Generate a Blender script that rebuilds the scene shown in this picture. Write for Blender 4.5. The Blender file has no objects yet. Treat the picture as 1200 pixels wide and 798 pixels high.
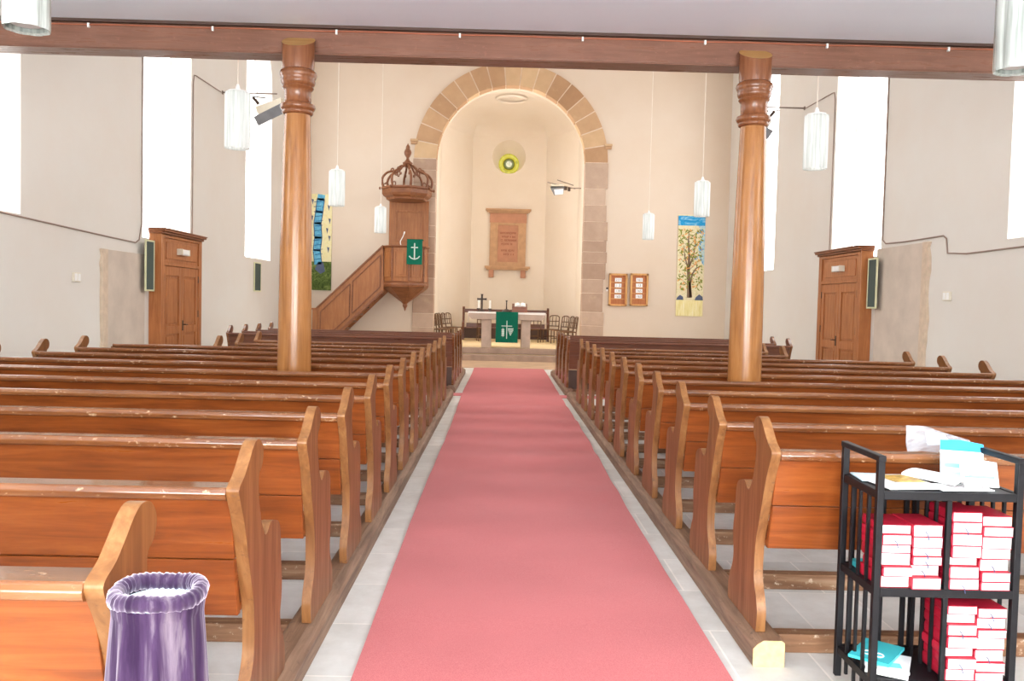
import bpy, bmesh, math, random
from mathutils import Vector, Matrix
R = random.Random(7)
PI = math.pi
scene = bpy.context.scene
C = scene.collection

# ------------------------------------------------------------------ camera
F = 1000.0                       # focal length in pixels of the 1200x798 frame
CAM = Vector((0.0, 0.0, 1.66))
ROLL = 0.0235
_d = Vector((-12.0, 42.0, -F)).normalized()               # world +Y seen in camera axes
_x = Vector((math.cos(ROLL), -math.sin(ROLL), 0.0))
_x.z = (_d.x*_x.x + _d.y*_x.y) / -_d.z
_x.normalize()
_z = _x.cross(_d).normalized()
W2C = Matrix((( _x.x, _d.x, _z.x), (_x.y, _d.y, _z.y), (_x.z, _d.z, _z.z)))
C2W = W2C.transposed()
cam = bpy.data.cameras.new('camera'); cam.sensor_width = 36.0; cam.lens = F/1200*36
cam.clip_end = 200
co = bpy.data.objects.new('camera', cam); C.objects.link(co)
co.matrix_world = Matrix.Translation(CAM) @ C2W.to_4x4()
scene.camera = co

def at(px, py, Y):
    """the point of the place at depth Y seen at a pixel of the photograph"""
    v = C2W @ Vector((px-600, 399-py, -F))
    return CAM + v*((Y-CAM.y)/v.y)

# ------------------------------------------------------------------ mesh helpers
class MB:
    def __init__(s): s.v = []; s.f = []; s.m = []
    def add(s, vs, fs, m=0):
        o = len(s.v); s.v += [tuple(q) for q in vs]
        s.f += [tuple(i+o for i in f) for f in fs]; s.m += [m]*len(fs)
        return s
    def box(s, x0, x1, y0, y1, z0, z1, m=0):
        return s.add([(x0,y0,z0),(x1,y0,z0),(x1,y1,z0),(x0,y1,z0),(x0,y0,z1),(x1,y0,z1),(x1,y1,z1),(x0,y1,z1)],
                     [(0,3,2,1),(4,5,6,7),(0,1,5,4),(1,2,6,5),(2,3,7,6),(3,0,4,7)], m)
    def hexa(s, b, t, m=0):
        return s.add(list(b)+list(t), [(0,3,2,1),(4,5,6,7),(0,1,5,4),(1,2,6,5),(2,3,7,6),(3,0,4,7)], m)
    def prism(s, poly, axis, a, b, m=0, caps=None):
        n = len(poly)
        def P(p, t):
            return {'x': (t, p[0], p[1]), 'y': (p[0], t, p[1]), 'z': (p[0], p[1], t)}[axis]
        vs = [P(p, a) for p in poly] + [P(p, b) for p in poly]
        s.add(vs, [(i, (i+1) % n, (i+1) % n+n, i+n) for i in range(n)], m)
        s.add(vs, [tuple(range(n))[::-1], tuple(range(n, 2*n))], m if caps is None else caps)
        return s
    def lathe(s, prof, c=(0,0,0), seg=32, m=0, rf=None, a0=0.0, close=True):
        n = len(prof); vs = []
        for r, z in prof:
            for k in range(seg):
                a = a0+2*PI*k/seg; rr = r*(rf(a) if rf else 1)
                vs.append((c[0]+rr*math.cos(a), c[1]+rr*math.sin(a), c[2]+z))
        fs = [(i*seg+k, i*seg+(k+1) % seg, (i+1)*seg+(k+1) % seg, (i+1)*seg+k) for i in range(n-1) for k in range(seg)]
        if close: fs += [tuple(range(seg))[::-1], tuple(range((n-1)*seg, n*seg))]
        return s.add(vs, fs, m)
    def tube(s, path, r, seg=10, m=0):
        pts = [Vector(p) for p in path]; n = len(pts); vs = []; up = None
        for i, p in enumerate(pts):
            t = (pts[min(i+1, n-1)]-pts[max(i-1, 0)]).normalized()
            if up is None: up = Vector((0,0,1)) if abs(t.z) < .9 else Vector((1,0,0))
            u = (up - t*up.dot(t)).normalized(); w = t.cross(u); up = u
            rr = r[i] if isinstance(r, (list, tuple)) else r
            for k in range(seg):
                a = 2*PI*k/seg; vs.append(p+u*rr*math.cos(a)+w*rr*math.sin(a))
        fs = [(i*seg+k, i*seg+(k+1) % seg, (i+1)*seg+(k+1) % seg, (i+1)*seg+k) for i in range(n-1) for k in range(seg)]
        fs += [tuple(range(seg))[::-1], tuple(range((n-1)*seg, n*seg))]
        return s.add(vs, fs, m)
    def bar(s, a, b, w, h, m=0):
        """rectangular bar from a to b, w sideways, h in the other direction"""
        a = Vector(a); b = Vector(b); t = (b-a).normalized()
        up = Vector((0,0,1)) if abs(t.z) < .95 else Vector((0,1,0))
        u = t.cross(up).normalized(); v = u.cross(t)
        q = lambda p: [p-u*w/2-v*h/2, p+u*w/2-v*h/2, p+u*w/2+v*h/2, p-u*w/2+v*h/2]
        return s.hexa(q(a), q(b), m)
    def build(s, name, mat, parent=None, loc=None, bevel=0, smooth=False, seg=2, rot=0):
        me = bpy.data.meshes.new(name); me.from_pydata(s.v, [], s.f)
        mats = mat if isinstance(mat, (list, tuple)) else [mat]
        for q in mats: me.materials.append(q)
        me.polygons.foreach_set('material_index', s.m)
        bm = bmesh.new(); bm.from_mesh(me)
        bmesh.ops.recalc_face_normals(bm, faces=bm.faces[:]); bm.to_mesh(me); bm.free()
        if smooth:
            me.polygons.foreach_set('use_smooth', [True]*len(me.polygons))
            me.set_sharp_from_angle(angle=math.radians(smooth if smooth is not True else 40))
        o = bpy.data.objects.new(name, me); C.objects.link(o)
        if parent: o.parent = parent
        if loc is not None: o.location = loc
        if rot: o.rotation_euler.z = rot
        if bevel:
            b = o.modifiers.new('bevel', 'BEVEL'); b.width = bevel; b.segments = seg
            b.limit_method = 'ANGLE'; b.angle_limit = math.radians(35)
        return o

def tag(o, label, cat, group=None):
    o['label'] = label; o['category'] = cat
    if group: o['group'] = group
    return o
def thing(name, label, cat, loc=(0,0,0), rot=0, group=None):
    o = bpy.data.objects.new(name, None); C.objects.link(o)
    o.location = loc; o.rotation_euler.z = rot; o.empty_display_size = .1
    return tag(o, label, cat, group)
def struct(name, mb, mat, **k):
    o = mb.build(name, mat, **k); o['kind'] = 'structure'; return o
def kids(o): return [c for c in C.objects if c.parent == o]
def dup(root, loc, rot, label):
    r = root.copy(); C.objects.link(r); r.location = loc; r.rotation_euler.z = rot; r['label'] = label
    for ch in kids(root):
        c = ch.copy(); C.objects.link(c); c.parent = r
        for g in kids(ch):
            d = g.copy(); C.objects.link(d); d.parent = c
    return r
def spline(pts, n=5):
    """closed Catmull-Rom through pts"""
    out = []; N = len(pts)
    for i in range(N):
        p0, p1, p2, p3 = [Vector(pts[(i+k-1) % N]) for k in range(4)]
        for j in range(n):
            t = j/n
            out.append(tuple(.5*((2*p1)+(p2-p0)*t+(2*p0-5*p1+4*p2-p3)*t*t+(3*p1-p0-3*p2+p3)*t**3)))
    return out
def openspline(pts, n=8):
    pts = [Vector(p) for p in pts]; out = []
    for i in range(len(pts)-1):
        p1, p2 = pts[i], pts[i+1]
        p0 = pts[i-1] if i else p1*2-p2
        p3 = pts[i+2] if i+2 < len(pts) else p2*2-p1
        for j in range(n):
            t = j/n
            out.append(.5*((2*p1)+(p2-p0)*t+(2*p0-5*p1+4*p2-p3)*t*t+(3*p1-p0-3*p2+p3)*t**3))
    return out+[pts[-1]]

# ------------------------------------------------------------------ materials
def S(r, g, b):
    f = lambda c: (c/255/12.92) if c <= 10 else ((c/255+.055)/1.055)**2.4
    return (f(r), f(g), f(b), 1)
class NT:
    def __init__(s, name, rough=.6, spec=.5):
        s.m = bpy.data.materials.new(name); s.m.use_nodes = True
        s.t = s.m.node_tree; s.b = s.t.nodes['Principled BSDF']
        s.b.inputs['Roughness'].default_value = rough
        s.b.inputs['Specular IOR Level'].default_value = spec
    def n(s, typ, **k):
        q = s.t.nodes.new(typ)
        for a, b in k.items():
            if a in q.inputs: q.inputs[a].default_value = b
            else: setattr(q, a, b)
        return q
    def l(s, a, b): s.t.links.new(a, b)
    def inp(s, q, name, val):
        q.inputs[name].default_value = val
    def coords(s, scale, rnd=True):
        tc = s.n('ShaderNodeTexCoord'); mp = s.n('ShaderNodeMapping')
        mp.inputs['Scale'].default_value = scale
        if rnd:
            oi = s.n('ShaderNodeObjectInfo'); va = s.n('ShaderNodeVectorMath', operation='ADD')
            ml = s.n('ShaderNodeMath', operation='MULTIPLY'); ml.inputs[1].default_value = 37.0
            s.l(oi.outputs['Random'], ml.inputs[0]); s.l(ml.outputs[0], va.inputs[1])
            s.l(tc.outputs['Object'], va.inputs[0]); s.l(va.outputs[0], mp.inputs['Vector'])
        else: s.l(tc.outputs['Object'], mp.inputs['Vector'])
        return mp.outputs[0]
    def noise(s, vec, scale, detail=4, rough=.55, dist=0):
        q = s.n('ShaderNodeTexNoise'); s.inp(q, 'Scale', scale); s.inp(q, 'Detail', detail)
        s.inp(q, 'Roughness', rough); s.inp(q, 'Distortion', dist); s.l(vec, q.inputs['Vector']); return q.outputs[0]
    def ramp(s, fac, stops):
        q = s.n('ShaderNodeValToRGB'); e = q.color_ramp.elements
        while len(e) < len(stops): e.new(.5)
        for i, (p, c) in enumerate(stops): e[i].position = p; e[i].color = c
        s.l(fac, q.inputs[0]); return q.outputs[0]
    def mix(s, fac, a, b, mode='MIX'):
        q = s.n('ShaderNodeMix', data_type='RGBA', blend_type=mode)
        for val, i in ((fac, 0), (a, 6), (b, 7)):
            if isinstance(val, (int, float, tuple)): q.inputs[i].default_value = val
            else: s.l(val, q.inputs[i])
        return q.outputs[2]
    def base(s, c):
        if isinstance(c, tuple): s.b.inputs['Base Color'].default_value = c
        else: s.l(c, s.b.inputs['Base Color'])
    def bump(s, h, strength=.2, dist=.01):
        q = s.n('ShaderNodeBump'); s.inp(q, 'Strength', strength); s.inp(q, 'Distance', dist)
        s.l(h, q.inputs['Height']); s.l(q.outputs[0], s.b.inputs['Normal'])
def wood(name, dark, mid, light, axis='x', rough=.35, wear=None, fine=1.0, spec=.5):
    t = NT(name, rough, spec)
    sc = {'x': (.5, 7, 7), 'y': (7, .5, 7), 'z': (7, 7, .5)}[axis]
    v = t.coords(tuple(a*fine for a in sc))
    g = t.noise(v, 3.2, 6, .65, .6)
    col = t.ramp(g, [(.28, dark), (.5, mid), (.75, light)])
    w = t.noise(t.coords((1.3, 1.3, 1.3)), 1.6, 3)
    col = t.mix(t.ramp(w, [(.35, (.78,.76,.74,1)), (.65, (1.08,1.06,1.05,1))]), col, col) if False else t.mix(1.0, col, t.ramp(w, [(.3, (.82,.80,.78,1)), (.7, (1,1,1,1))]), 'MULTIPLY')
    if wear:
        s2 = t.noise(t.coords((9, 14, 14)), 2.2, 5, .7)
        col = t.mix(t.ramp(s2, [(.60, (0,0,0,1)), (.72, (1,1,1,1))]), col, wear)
    t.base(col)
    r2 = t.ramp(g, [(.2, (rough*1.3,)*3+(1,)), (.8, (rough*.8,)*3+(1,))]); t.l(r2, t.b.inputs['Roughness'])
    t.bump(g, .12, .004)
    return t.m
def plain(name, col, rough=.6, var=.08, scale=6, metal=0, bump=0, spec=.5):
    t = NT(name, rough, spec); t.b.inputs['Metallic'].default_value = metal
    n = t.noise(t.coords((1,1,1)), scale, 4)
    lo = tuple(c*(1-var) for c in col[:3])+(1,); hi = tuple(min(1, c*(1+var)) for c in col[:3])+(1,)
    t.base(t.ramp(n, [(.3, lo), (.7, hi)]))
    if bump: t.bump(n, bump, .01)
    return t.m

M = {}
M['pew'] = wood('pew varnished wood', S(104,49,18), S(137,70,27), S(160,91,43), 'x', .3, spec=.4)
M['pew_end'] = wood('pew end varnished wood', S(104,62,28), S(128,80,38), S(150,99,54), 'z', .38, spec=.35)
M['pew_edge'] = wood('worn pew edge', S(116,72,36), S(140,93,50), S(166,120,74), 'z', .42, wear=S(98,62,40))
M['pew_rail'] = wood('worn pew ledge', S(100,58,32), S(130,80,46), S(152,104,66), 'x', .11, wear=S(206,172,134), spec=.7)
M['pew_dark'] = wood('dark stall wood', S(94,52,36), S(114,68,48), S(132,86,62), 'x', .28)
M['foot'] = wood('worn foot beam', S(110,74,48), S(140,100,70), S(190,160,130), 'x', .5, wear=S(220,200,176))
M['sill'] = wood('worn sill beam', S(98,72,54), S(130,100,78), S(160,128,102), 'y', .5, wear=S(84,62,48))
M['cutend'] = plain('sawn end grain', S(222,186,132), .7, .15, 30)
M['beam'] = wood('brown painted beam', S(116,78,60), S(132,92,74), S(148,108,90), 'x', .28, wear=S(150,104,86))
M['beam_dark'] = plain('dark cornice strip', S(74,52,42), .6)
M['column'] = wood('varnished column pine', S(140,88,44), S(172,116,64), S(188,134,82), 'z', .2, fine=.8)
M['column_cap'] = wood('column capital wood', S(116,70,42), S(136,84,52), S(150,98,64), 'z', .22)
M['cut_light'] = wood('pale cut of column', S(176,130,70), S(200,154,92), S(212,170,110), 'x', .5)
M['pulpit'] = wood('pulpit oak', S(146,88,48), S(166,106,60), S(182,124,76), 'z', .4)
M['pulpit_dark'] = wood('pulpit moulding', S(116,66,38), S(136,84,50), S(154,102,64), 'x', .4)
M['cabinet'] = wood('porch oak', S(156,90,44), S(178,110,60), S(192,126,74), 'z', .4)
M['cabinet_dark'] = wood('porch cornice', S(118,66,34), S(136,80,46), S(150,94,58), 'y', .4)
M['chair'] = wood('chair beech', S(84,58,36), S(106,74,46), S(126,92,60), 'z', .5)
M['rush'] = plain('rush seat', S(110,78,52), .85, .2, 60)
M['board'] = wood('hymn board pine', S(206,148,82), S(222,166,100), S(232,184,120), 'z', .5)
M['board_in'] = wood('hymn board back', S(176,104,60), S(192,120,72), S(204,134,84), 'z', .6)
# plaster
def plaster(name, c, warm, low=None):
    t = NT(name, .92, .2); v = t.coords((1,1,1), False)
    n = t.noise(v, .45, 5, .6); col = t.ramp(n, [(.3, warm), (.65, c)])
    n2 = t.noise(v, 2.4, 6, .7)
    col = t.mix(t.ramp(n2, [(.68, (0,0,0,1)), (.82, (.35,.35,.35,1))]), col, S(200,186,170))
    t.base(col); t.bump(t.noise(v, 14, 6), .10, .01); return t.m
M['wall'] = plaster('white lime plaster', S(222,219,213), S(219,212,203))
M['wall_cream'] = plaster('cream lime plaster', S(222,207,190), S(218,200,180))
M['apse'] = plaster('warm chancel plaster', S(240,231,219), S(235,224,209))
M['ceiling'] = plaster('white ceiling paint', S(236,243,252), S(232,239,250))
M['nave_ceiling'] = plaster('nave ceiling paint', S(245,243,240), S(240,237,232))
# floor: sandstone flags
t = NT('grey stone flags', .55, .4); v = t.coords((1,1,1), False)
b = t.n('ShaderNodeTexBrick'); t.l(v, b.inputs['Vector'])
for k, q in (('Scale', 1.0), ('Mortar Size', .006), ('Brick Width', .42), ('Row Height', .62), ('Mortar Smooth', .3)): t.inp(b, k, q)
t.inp(b, 'Color1', S(210,209,204)); t.inp(b, 'Color2', S(228,226,221)); t.inp(b, 'Mortar', S(240,236,230)); b.offset = .35
n = t.noise(v, 5, 6, .65)
t.base(t.mix(1.0, b.outputs[0], t.ramp(n, [(.3, (.84,.82,.80,1)), (.65, (1,1,1,1))]), 'MULTIPLY')); t.bump(n, .15, .01); M['floor'] = t.m
# sandstone blocks
def stone(name, a, bcol, c):
    t = NT(name, .85, .2); g = t.n('ShaderNodeNewGeometry'); v = t.coords((1,1,1), False)
    col = t.ramp(g.outputs['Random Per Island'], [(0, a), (.5, bcol), (1, c)])
    n = t.noise(v, 3, 6, .65)
    col = t.mix(1.0, col, t.ramp(n, [(.3, (.86,.84,.82,1)), (.7, (1,1,1,1))]), 'MULTIPLY')
    n3 = t.noise(v, 1.4, 4, .6)
    col = t.mix(t.ramp(n3, [(.6, (0,0,0,1)), (.75, (.55,.55,.55,1))]), col, S(214,190,156))
    t.base(col); t.bump(n, .2, .02); return t.m
M['arch'] = stone('pink sandstone blocks', S(178,140,106), S(200,164,128), S(222,192,152))
M['jamb'] = stone('mauve sandstone blocks', S(176,148,128), S(190,164,144), S(206,182,162))
M['mortar'] = plain('pale mortar', S(226,206,184), .9)
M['tablet'] = plain('buff sandstone', S(198,160,126), .85, .1, 5, bump=.1)
M['tablet_in'] = plain('red sandstone panel', S(194,144,118), .85, .08, 5)
M['slab'] = plain('bare grey sandstone', S(200,186,172), .85, .10, 2.2, bump=.15)
M['slab_edge'] = plain('ochre broken edge', S(206,186,164), .9, .1, 9, bump=.4)
M['step2'] = plain('brown step stone', S(168,142,124), .75, .14, 4, bump=.1)
M['buff'] = plain('buff paving', S(196,164,132), .7, .14, 2.5)
M['step'] = plain('worn step stone', S(190,168,152), .75, .12, 4, bump=.1)
M['chancel_floor'] = plain('buff chancel floor', S(236,212,166), .5, .12, 3)  # buff brightened to stand in for sunlight lying on the floor
# carpet
t = NT('red runner', .95, .05); v = t.coords((1,1,1), False)
n = t.noise(v, 260, 2, .7); n2 = t.noise(v, 1.1, 4)
c1 = t.ramp(n, [(.3, S(190,90,93)), (.7, S(213,124,124))])
t.base(t.mix(1.0, c1, t.ramp(n2, [(.3, (.9,.88,.88,1)), (.7, (1,1,1,1))]), 'MULTIPLY')); t.bump(n, .5, .004)
t.b.inputs['Sheen Weight'].default_value = .15; M['carpet'] = t.m
# light giving panes: bright overcast sky behind frosted glass
def emit(name, col, st):
    m = bpy.data.materials.new(name); m.use_nodes = True; nt = m.node_tree; nt.nodes.clear()
    e = nt.nodes.new('ShaderNodeEmission'); o = nt.nodes.new('ShaderNodeOutputMaterial')
    e.inputs[0].default_value = col; e.inputs[1].default_value = st; nt.links.new(e.outputs[0], o.inputs[0]); return m
WIN = 4.6
M['pane'] = emit('daylit frosted glass', (1, .99, .985, 1), WIN)
M['pane_rear_fill'] = emit('rear fill glass', (.96, .985, 1, 1), 15.5)  # glow of the added rear glazing, fills in from behind the camera
M['pane_chancel'] = emit('unseen chancel pane', (1, .98, .95, 1), 10.5)  # unseen panes, strengthened to brighten the chancel
M['wframe'] = plain('white window frame', S(246,246,244), .6)
# stained glass rosette
t = NT('rosette', .3); nt = t.t
tc = t.n('ShaderNodeTexCoord'); ln = t.n('ShaderNodeVectorMath', operation='LENGTH'); t.l(tc.outputs['Object'], ln.inputs[0])
ring = t.ramp(ln.outputs['Value'], [(0, (1,.97,.85,1)), (.10, (1,.95,.8,1)), (.13, S(150,160,130)), (.22, S(120,110,20)), (.235, S(214,200,70)), (.33, S(232,222,120)), (.40, S(200,190,60))])
vo = t.n('ShaderNodeTexVoronoi'); t.inp(vo, 'Scale', 11.0); t.l(tc.outputs['Object'], vo.inputs['Vector'])
cc = t.mix(.45, ring, t.ramp(vo.outputs['Color'], [(0, S(90,110,30)), (.4, S(240,225,110)), (.7, S(250,246,210)), (1, S(190,120,30))]), 'MULTIPLY')
e = t.n('ShaderNodeEmission'); t.inp(e, 'Strength', .8); t.l(cc, e.inputs[0])
t.l(e.outputs[0], nt.nodes['Material Output'].inputs[0]); M['rosette'] = t.m
# lamp glass
t = NT('ribbed lamp glass', .18, .6)
n = t.noise(t.coords((14, 14, .6), False), 3, 3); lc = t.ramp(n, [(.35, S(214,220,216)), (.65, S(248,250,248))]); t.base(lc)
tr = t.n('ShaderNodeBsdfTranslucent'); t.l(lc, tr.inputs[0]); mx = t.n('ShaderNodeMixShader'); mx.inputs[0].default_value = .5
t.l(t.b.outputs[0], mx.inputs[1]); t.l(tr.outputs[0], mx.inputs[2]); t.l(mx.outputs[0], t.t.nodes['Material Output'].inputs[0]); M['lamp'] = t.m
t = NT('unlit ribbed lamp glass', .15, .7)
n = t.noise(t.coords((14, 14, .6), False), 3, 3); t.base(t.ramp(n, [(.35, S(150,156,150)), (.65, S(196,202,196))])); M['lamp_grey'] = t.m
M['lamp_lit'] = emit('glowing white tube', (1, .985, .96, 1), 1.0)
M['lamp_in'] = plain('white inner tube', S(240,242,240), .5, .03)
M['cord'] = plain('white cord', S(232,222,208), .7)
M['metal'] = plain('grey bracket steel', S(132,118,108), .4, .1, 8, metal=.4)
M['conduit'] = plain('brown grey conduit', S(150,128,116), .6)
M['copper'] = plain('copper wire', S(196,120,92), .35, .1, 8, metal=.5)
M['white_plastic'] = plain('white plastic', S(240,240,238), .5, .03)
M['housing'] = plain('pale flood housing', S(226,218,200), .5, .05)
M['dark_glass'] = plain('grey flood glass', S(122,124,128), .25, .1)
M['reflector'] = plain('silver reflector', S(240,238,240), .25, .03)
M['black'] = plain('black painted wood', S(20,18,21), .5, .25, 14, spec=.25)
M['iron'] = plain('dark bronze', S(64,46,36), .45)
M['green_board'] = plain('dark green slate', S(58,76,72), .6)
M['board_frame'] = plain('cream green frame', S(214,214,176), .6)
M['green_cloth'] = plain('green altar felt', S(24,104,82), .95, .10, 30, spec=.1)
M['silver_thread'] = plain('silver embroidery', S(206,222,214), .8)
M['linen'] = plain('white linen', S(248,244,238), .9, .03)
M['wax'] = plain('candle wax', S(250,246,236), .5, .02)
M['bookred'] = plain('red book cloth', S(178,18,48), .5, .12, 18)
M['pages'] = plain('white page block', S(222,219,216), .8, .05, 60)
M['paper'] = plain('white paper', S(250,250,250), .7, .02)
M['ribbon_dark'] = plain('dark ribbon', S(66,70,110), .7)
M['teal'] = plain('teal leaflet cover', S(64,196,206), .4)
M['cyan'] = plain('bright blue cover', S(20,172,232), .35)
M['pale_blue'] = plain('pale blue leaflet', S(206,234,244), .45)
M['aqua'] = plain('aqua stripe', S(132,220,226), .5)
M['ink'] = plain('printed ink', S(118,96,96), .8)
M['inscr'] = plain('cut lettering', S(150,88,66), .9)
M['redink'] = plain('red print', S(196,150,150), .8)
# pattern of a landscape photo on the leaflet
t = NT('landscape print', .4); n = t.noise(t.coords((20, 60, 20), False), 1.5, 4)
t.base(t.ramp(n, [(.3, S(74,70,30)), (.5, S(196,150,40)), (.7, S(232,196,90))])); M['landscape'] = t.m
# velvet: streaks of colour stand in for fold highlights and shade
t = NT('purple velvet', .8, .1); n = t.noise(t.coords((11, 11, .9), False), 2.6, 5, .6, .4)
t.base(t.ramp(n, [(.32, S(36,18,44)), (.5, S(58,40,66)), (.68, S(108,96,106))]))
t.b.inputs['Sheen Weight'].default_value = .35; t.b.inputs['Sheen Roughness'].default_value = .4
t.b.inputs['Sheen Tint'].default_value = (.95,.85,1,1); M['velvet'] = t.m
M['velvet_rim'] = M['velvet'].copy(); M['velvet_rim'].name = 'sheened velvet hem'; M['velvet_rim'].node_tree.nodes['Principled BSDF'].inputs['Sheen Weight'].default_value = 1.0  # sheen raised on the hem to imitate whitening by the flash
# clear plastic folder
t = NT('clear plastic', .12); t.base((.70,.73,.78,1)); t.b.inputs['Transmission Weight'].default_value = .35
t.b.inputs['Alpha'].default_value = .42; M['plastic'] = t.m
# banner grounds (painted cloth: the blotches are paint)
def banner_mat(name, stops, scale, dist=1.5, vs=(1,1,1)):
    t = NT(name, .9, .1); v = t.coords(vs, False); n = t.noise(v, scale, 6, .7, dist)
    t.base(t.ramp(n, stops)); return t.m
M['b_sky'] = banner_mat('painted blue sky', [(.3, S(20,120,190)), (.5, S(52,160,216)), (.68, S(170,214,232))], 3.5, 1, (1,1,3))
M['b_sky2'] = banner_mat('painted pale sky', [(.35, S(228,220,176)), (.5, S(170,204,214)), (.62, S(120,184,220)), (.75, S(214,214,180))], 7, 2)
M['b_ground'] = banner_mat('painted yellow ground', [(.3, S(222,206,136)), (.5, S(238,226,166)), (.7, S(246,238,206))], 5, 0, (3,1,.4))
M['b_field'] = banner_mat('painted pale field', [(.32, S(196,198,140)), (.45, S(226,214,172)), (.56, S(236,226,196)), (.66, S(214,204,150)), (.74, S(170,200,210))], 6.5, 2)
M['b_leafA'] = plain('painted olive leaf', S(136,142,62), .9)
M['b_leafB'] = plain('painted orange leaf', S(226,164,96), .9)
M['b_leafC'] = plain('painted blue fleck', S(80,150,206), .9)
M['b_trunk'] = plain('painted brown trunk', S(128,104,84), .9)
M['b_rock'] = plain('painted slate rock', S(86,96,122), .9)
M['b_yellow'] = banner_mat('painted pale yellow', [(.3, S(226,216,150)), (.55, S(238,228,184)), (.72, S(206,216,176))], 6, 2)
M['b_meadow'] = banner_mat('painted dark meadow', [(.3, S(40,54,32)), (.5, S(88,106,54)), (.66, S(134,150,86)), (.8, S(86,78,72))], 6)
M['b_blue'] = banner_mat('painted ladder blue', [(.3, S(60,140,190)), (.6, S(120,194,222)), (.8, S(170,216,232))], 6)
M['b_navy'] = plain('painted navy stroke', S(40,90,140), .9)

# ------------------------------------------------------------------ the room
AX = 0.18
XL, XR = -6.5, 6.88
Y0, YB = -3.5, 26.2
TH = .55
ZC = 9.3
SILLZ, SPR = 2.72, 7.45
WINS = [(3.15, 5.5), (9.3, 11.62), (15.52, 17.86), (21.66, 24.0)]

def side_wall(name, x0, x1):
    mb = MB(); ys = [Y0]
    for a, b in WINS: ys += [a, b]
    ys.append(YB)
    for i in range(0, len(ys), 2): mb.box(x0, x1, ys[i], ys[i+1], 0, ZC)
    for a, b in WINS:
        mb.box(x0, x1, a, b, 0, SILLZ)
        r = (b-a)/2; c = (a+b)/2; N = 16
        for k in range(N):
            t0, t1 = PI-PI*k/N, PI-PI*(k+1)/N
            p0 = (c+r*math.cos(t0), SPR+r*math.sin(t0)); p1 = (c+r*math.cos(t1), SPR+r*math.sin(t1))
            mb.prism([p0, p1, (p1[0], ZC), (p0[0], ZC)], 'x', x0, x1)
    bm = struct(name, mb, M['wall'])
    return bm
side_wall('wall_left', XL-TH, XL); side_wall('wall_right', XR, XR+TH)
wn = 0
for side, xa in (('l', XL-TH), ('r', XR+TH)):
    for (a, b) in WINS:
        wn += 1
        r = (b-a)/2; c = (a+b)/2
        arc = lambda rr, zz: [(c+rr*math.cos(PI*k/20), zz+rr*math.sin(PI*k/20)) for k in range(21)]
        poly = [(c+r-.02, SILLZ+.02)]+arc(r-.02, SPR)+[(c-r+.02, SILLZ+.02)]
        s = 1 if side == 'l' else -1
        w = struct('window_%d' % wn, MB().prism(poly, 'x', xa+s*.10, xa+s*.12), M['pane'])
        fr = MB()
        o1 = [(c+r, SILLZ)]+arc(r, SPR)+[(c-r, SILLZ)]; i1 = [(c+r-.03, SILLZ+.03)]+arc(r-.03, SPR)+[(c-r+.03, SILLZ+.03)]
        n = len(o1); X0, X1 = xa+s*.09, xa+s*.125
        vs = [(X0,)+q for q in o1]+[(X0,)+q for q in i1]+[(X1,)+q for q in o1]+[(X1,)+q for q in i1]; fs = []
        for k in range(n):
            j = (k+1) % n
            fs += [(k, j, n+j, n+k), (2*n+k, 3*n+k, 3*n+j, 2*n+j), (k, 2*n+k, 2*n+j, j), (n+k, n+j, 3*n+j, 3*n+k)]
        fr.add(vs, fs); fr.build('window_frame', M['wframe'], w)
# rear wall behind the photographer
RW_ = ((AX-4.4, AX-1.9), (AX-1.1, AX+1.1), (AX+1.9, AX+4.4))   # unseen glazed entrance and two windows, added as frontal fill light
mb = MB(); xs = [XL-TH]
for a, b in RW_: xs += [a, b]
xs.append(XR+TH)
for i in range(0, len(xs), 2): mb.box(xs[i], xs[i+1], Y0-.4, Y0, 0, ZC)
for i, (a, b) in enumerate(RW_):
    zb_ = .12 if i == 1 else .9
    mb.box(a, b, Y0-.4, Y0, 0, zb_); mb.box(a, b, Y0-.4, Y0, 3.7, ZC)
    w = struct('window_%d' % (12+i), MB().box(a+.04, b-.04, Y0-.32, Y0-.30, zb_+.04, 3.66), M['pane_rear_fill'])
    fr = MB().box(a, a+.04, Y0-.34, Y0-.26, zb_, 3.7).box(b-.04, b, Y0-.34, Y0-.26, zb_, 3.7).box(a+.04, b-.04, Y0-.34, Y0-.26, zb_, zb_+.04).box(a+.04, b-.04, Y0-.34, Y0-.26, 3.66, 3.7)
    fr.build('window_frame', M['wframe'], w)
struct('wall_rear', mb, M['wall'])
struct('floor', MB().box(XL-TH, XR+TH, Y0-.4, 34.2, -.3, 0), M['floor'])
struct('ceiling', MB().box(XL-TH, XR+TH, Y0-.4, YB+.7, ZC, ZC+.3), M['nave_ceiling'])
# chancel arch wall
ACZ, RI, RO = 6.04, 2.30, 2.95
mb = MB()
mb.box(XL-TH, AX-RI, YB, YB+.7, 0, ZC); mb.box(AX+RI, XR+TH, YB, YB+.7, 0, ZC)
N = 40
for k in range(N):
    t0, t1 = PI-PI*k/N, PI-PI*(k+1)/N
    p0 = (AX+RI*math.cos(t0), ACZ+RI*math.sin(t0)); p1 = (AX+RI*math.cos(t1), ACZ+RI*math.sin(t1))
    mb.prism([p0, p1, (p1[0], ZC), (p0[0], ZC)], 'y', YB, YB+.7)
struct('wall_front', mb, M['wall_cream'])
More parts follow.
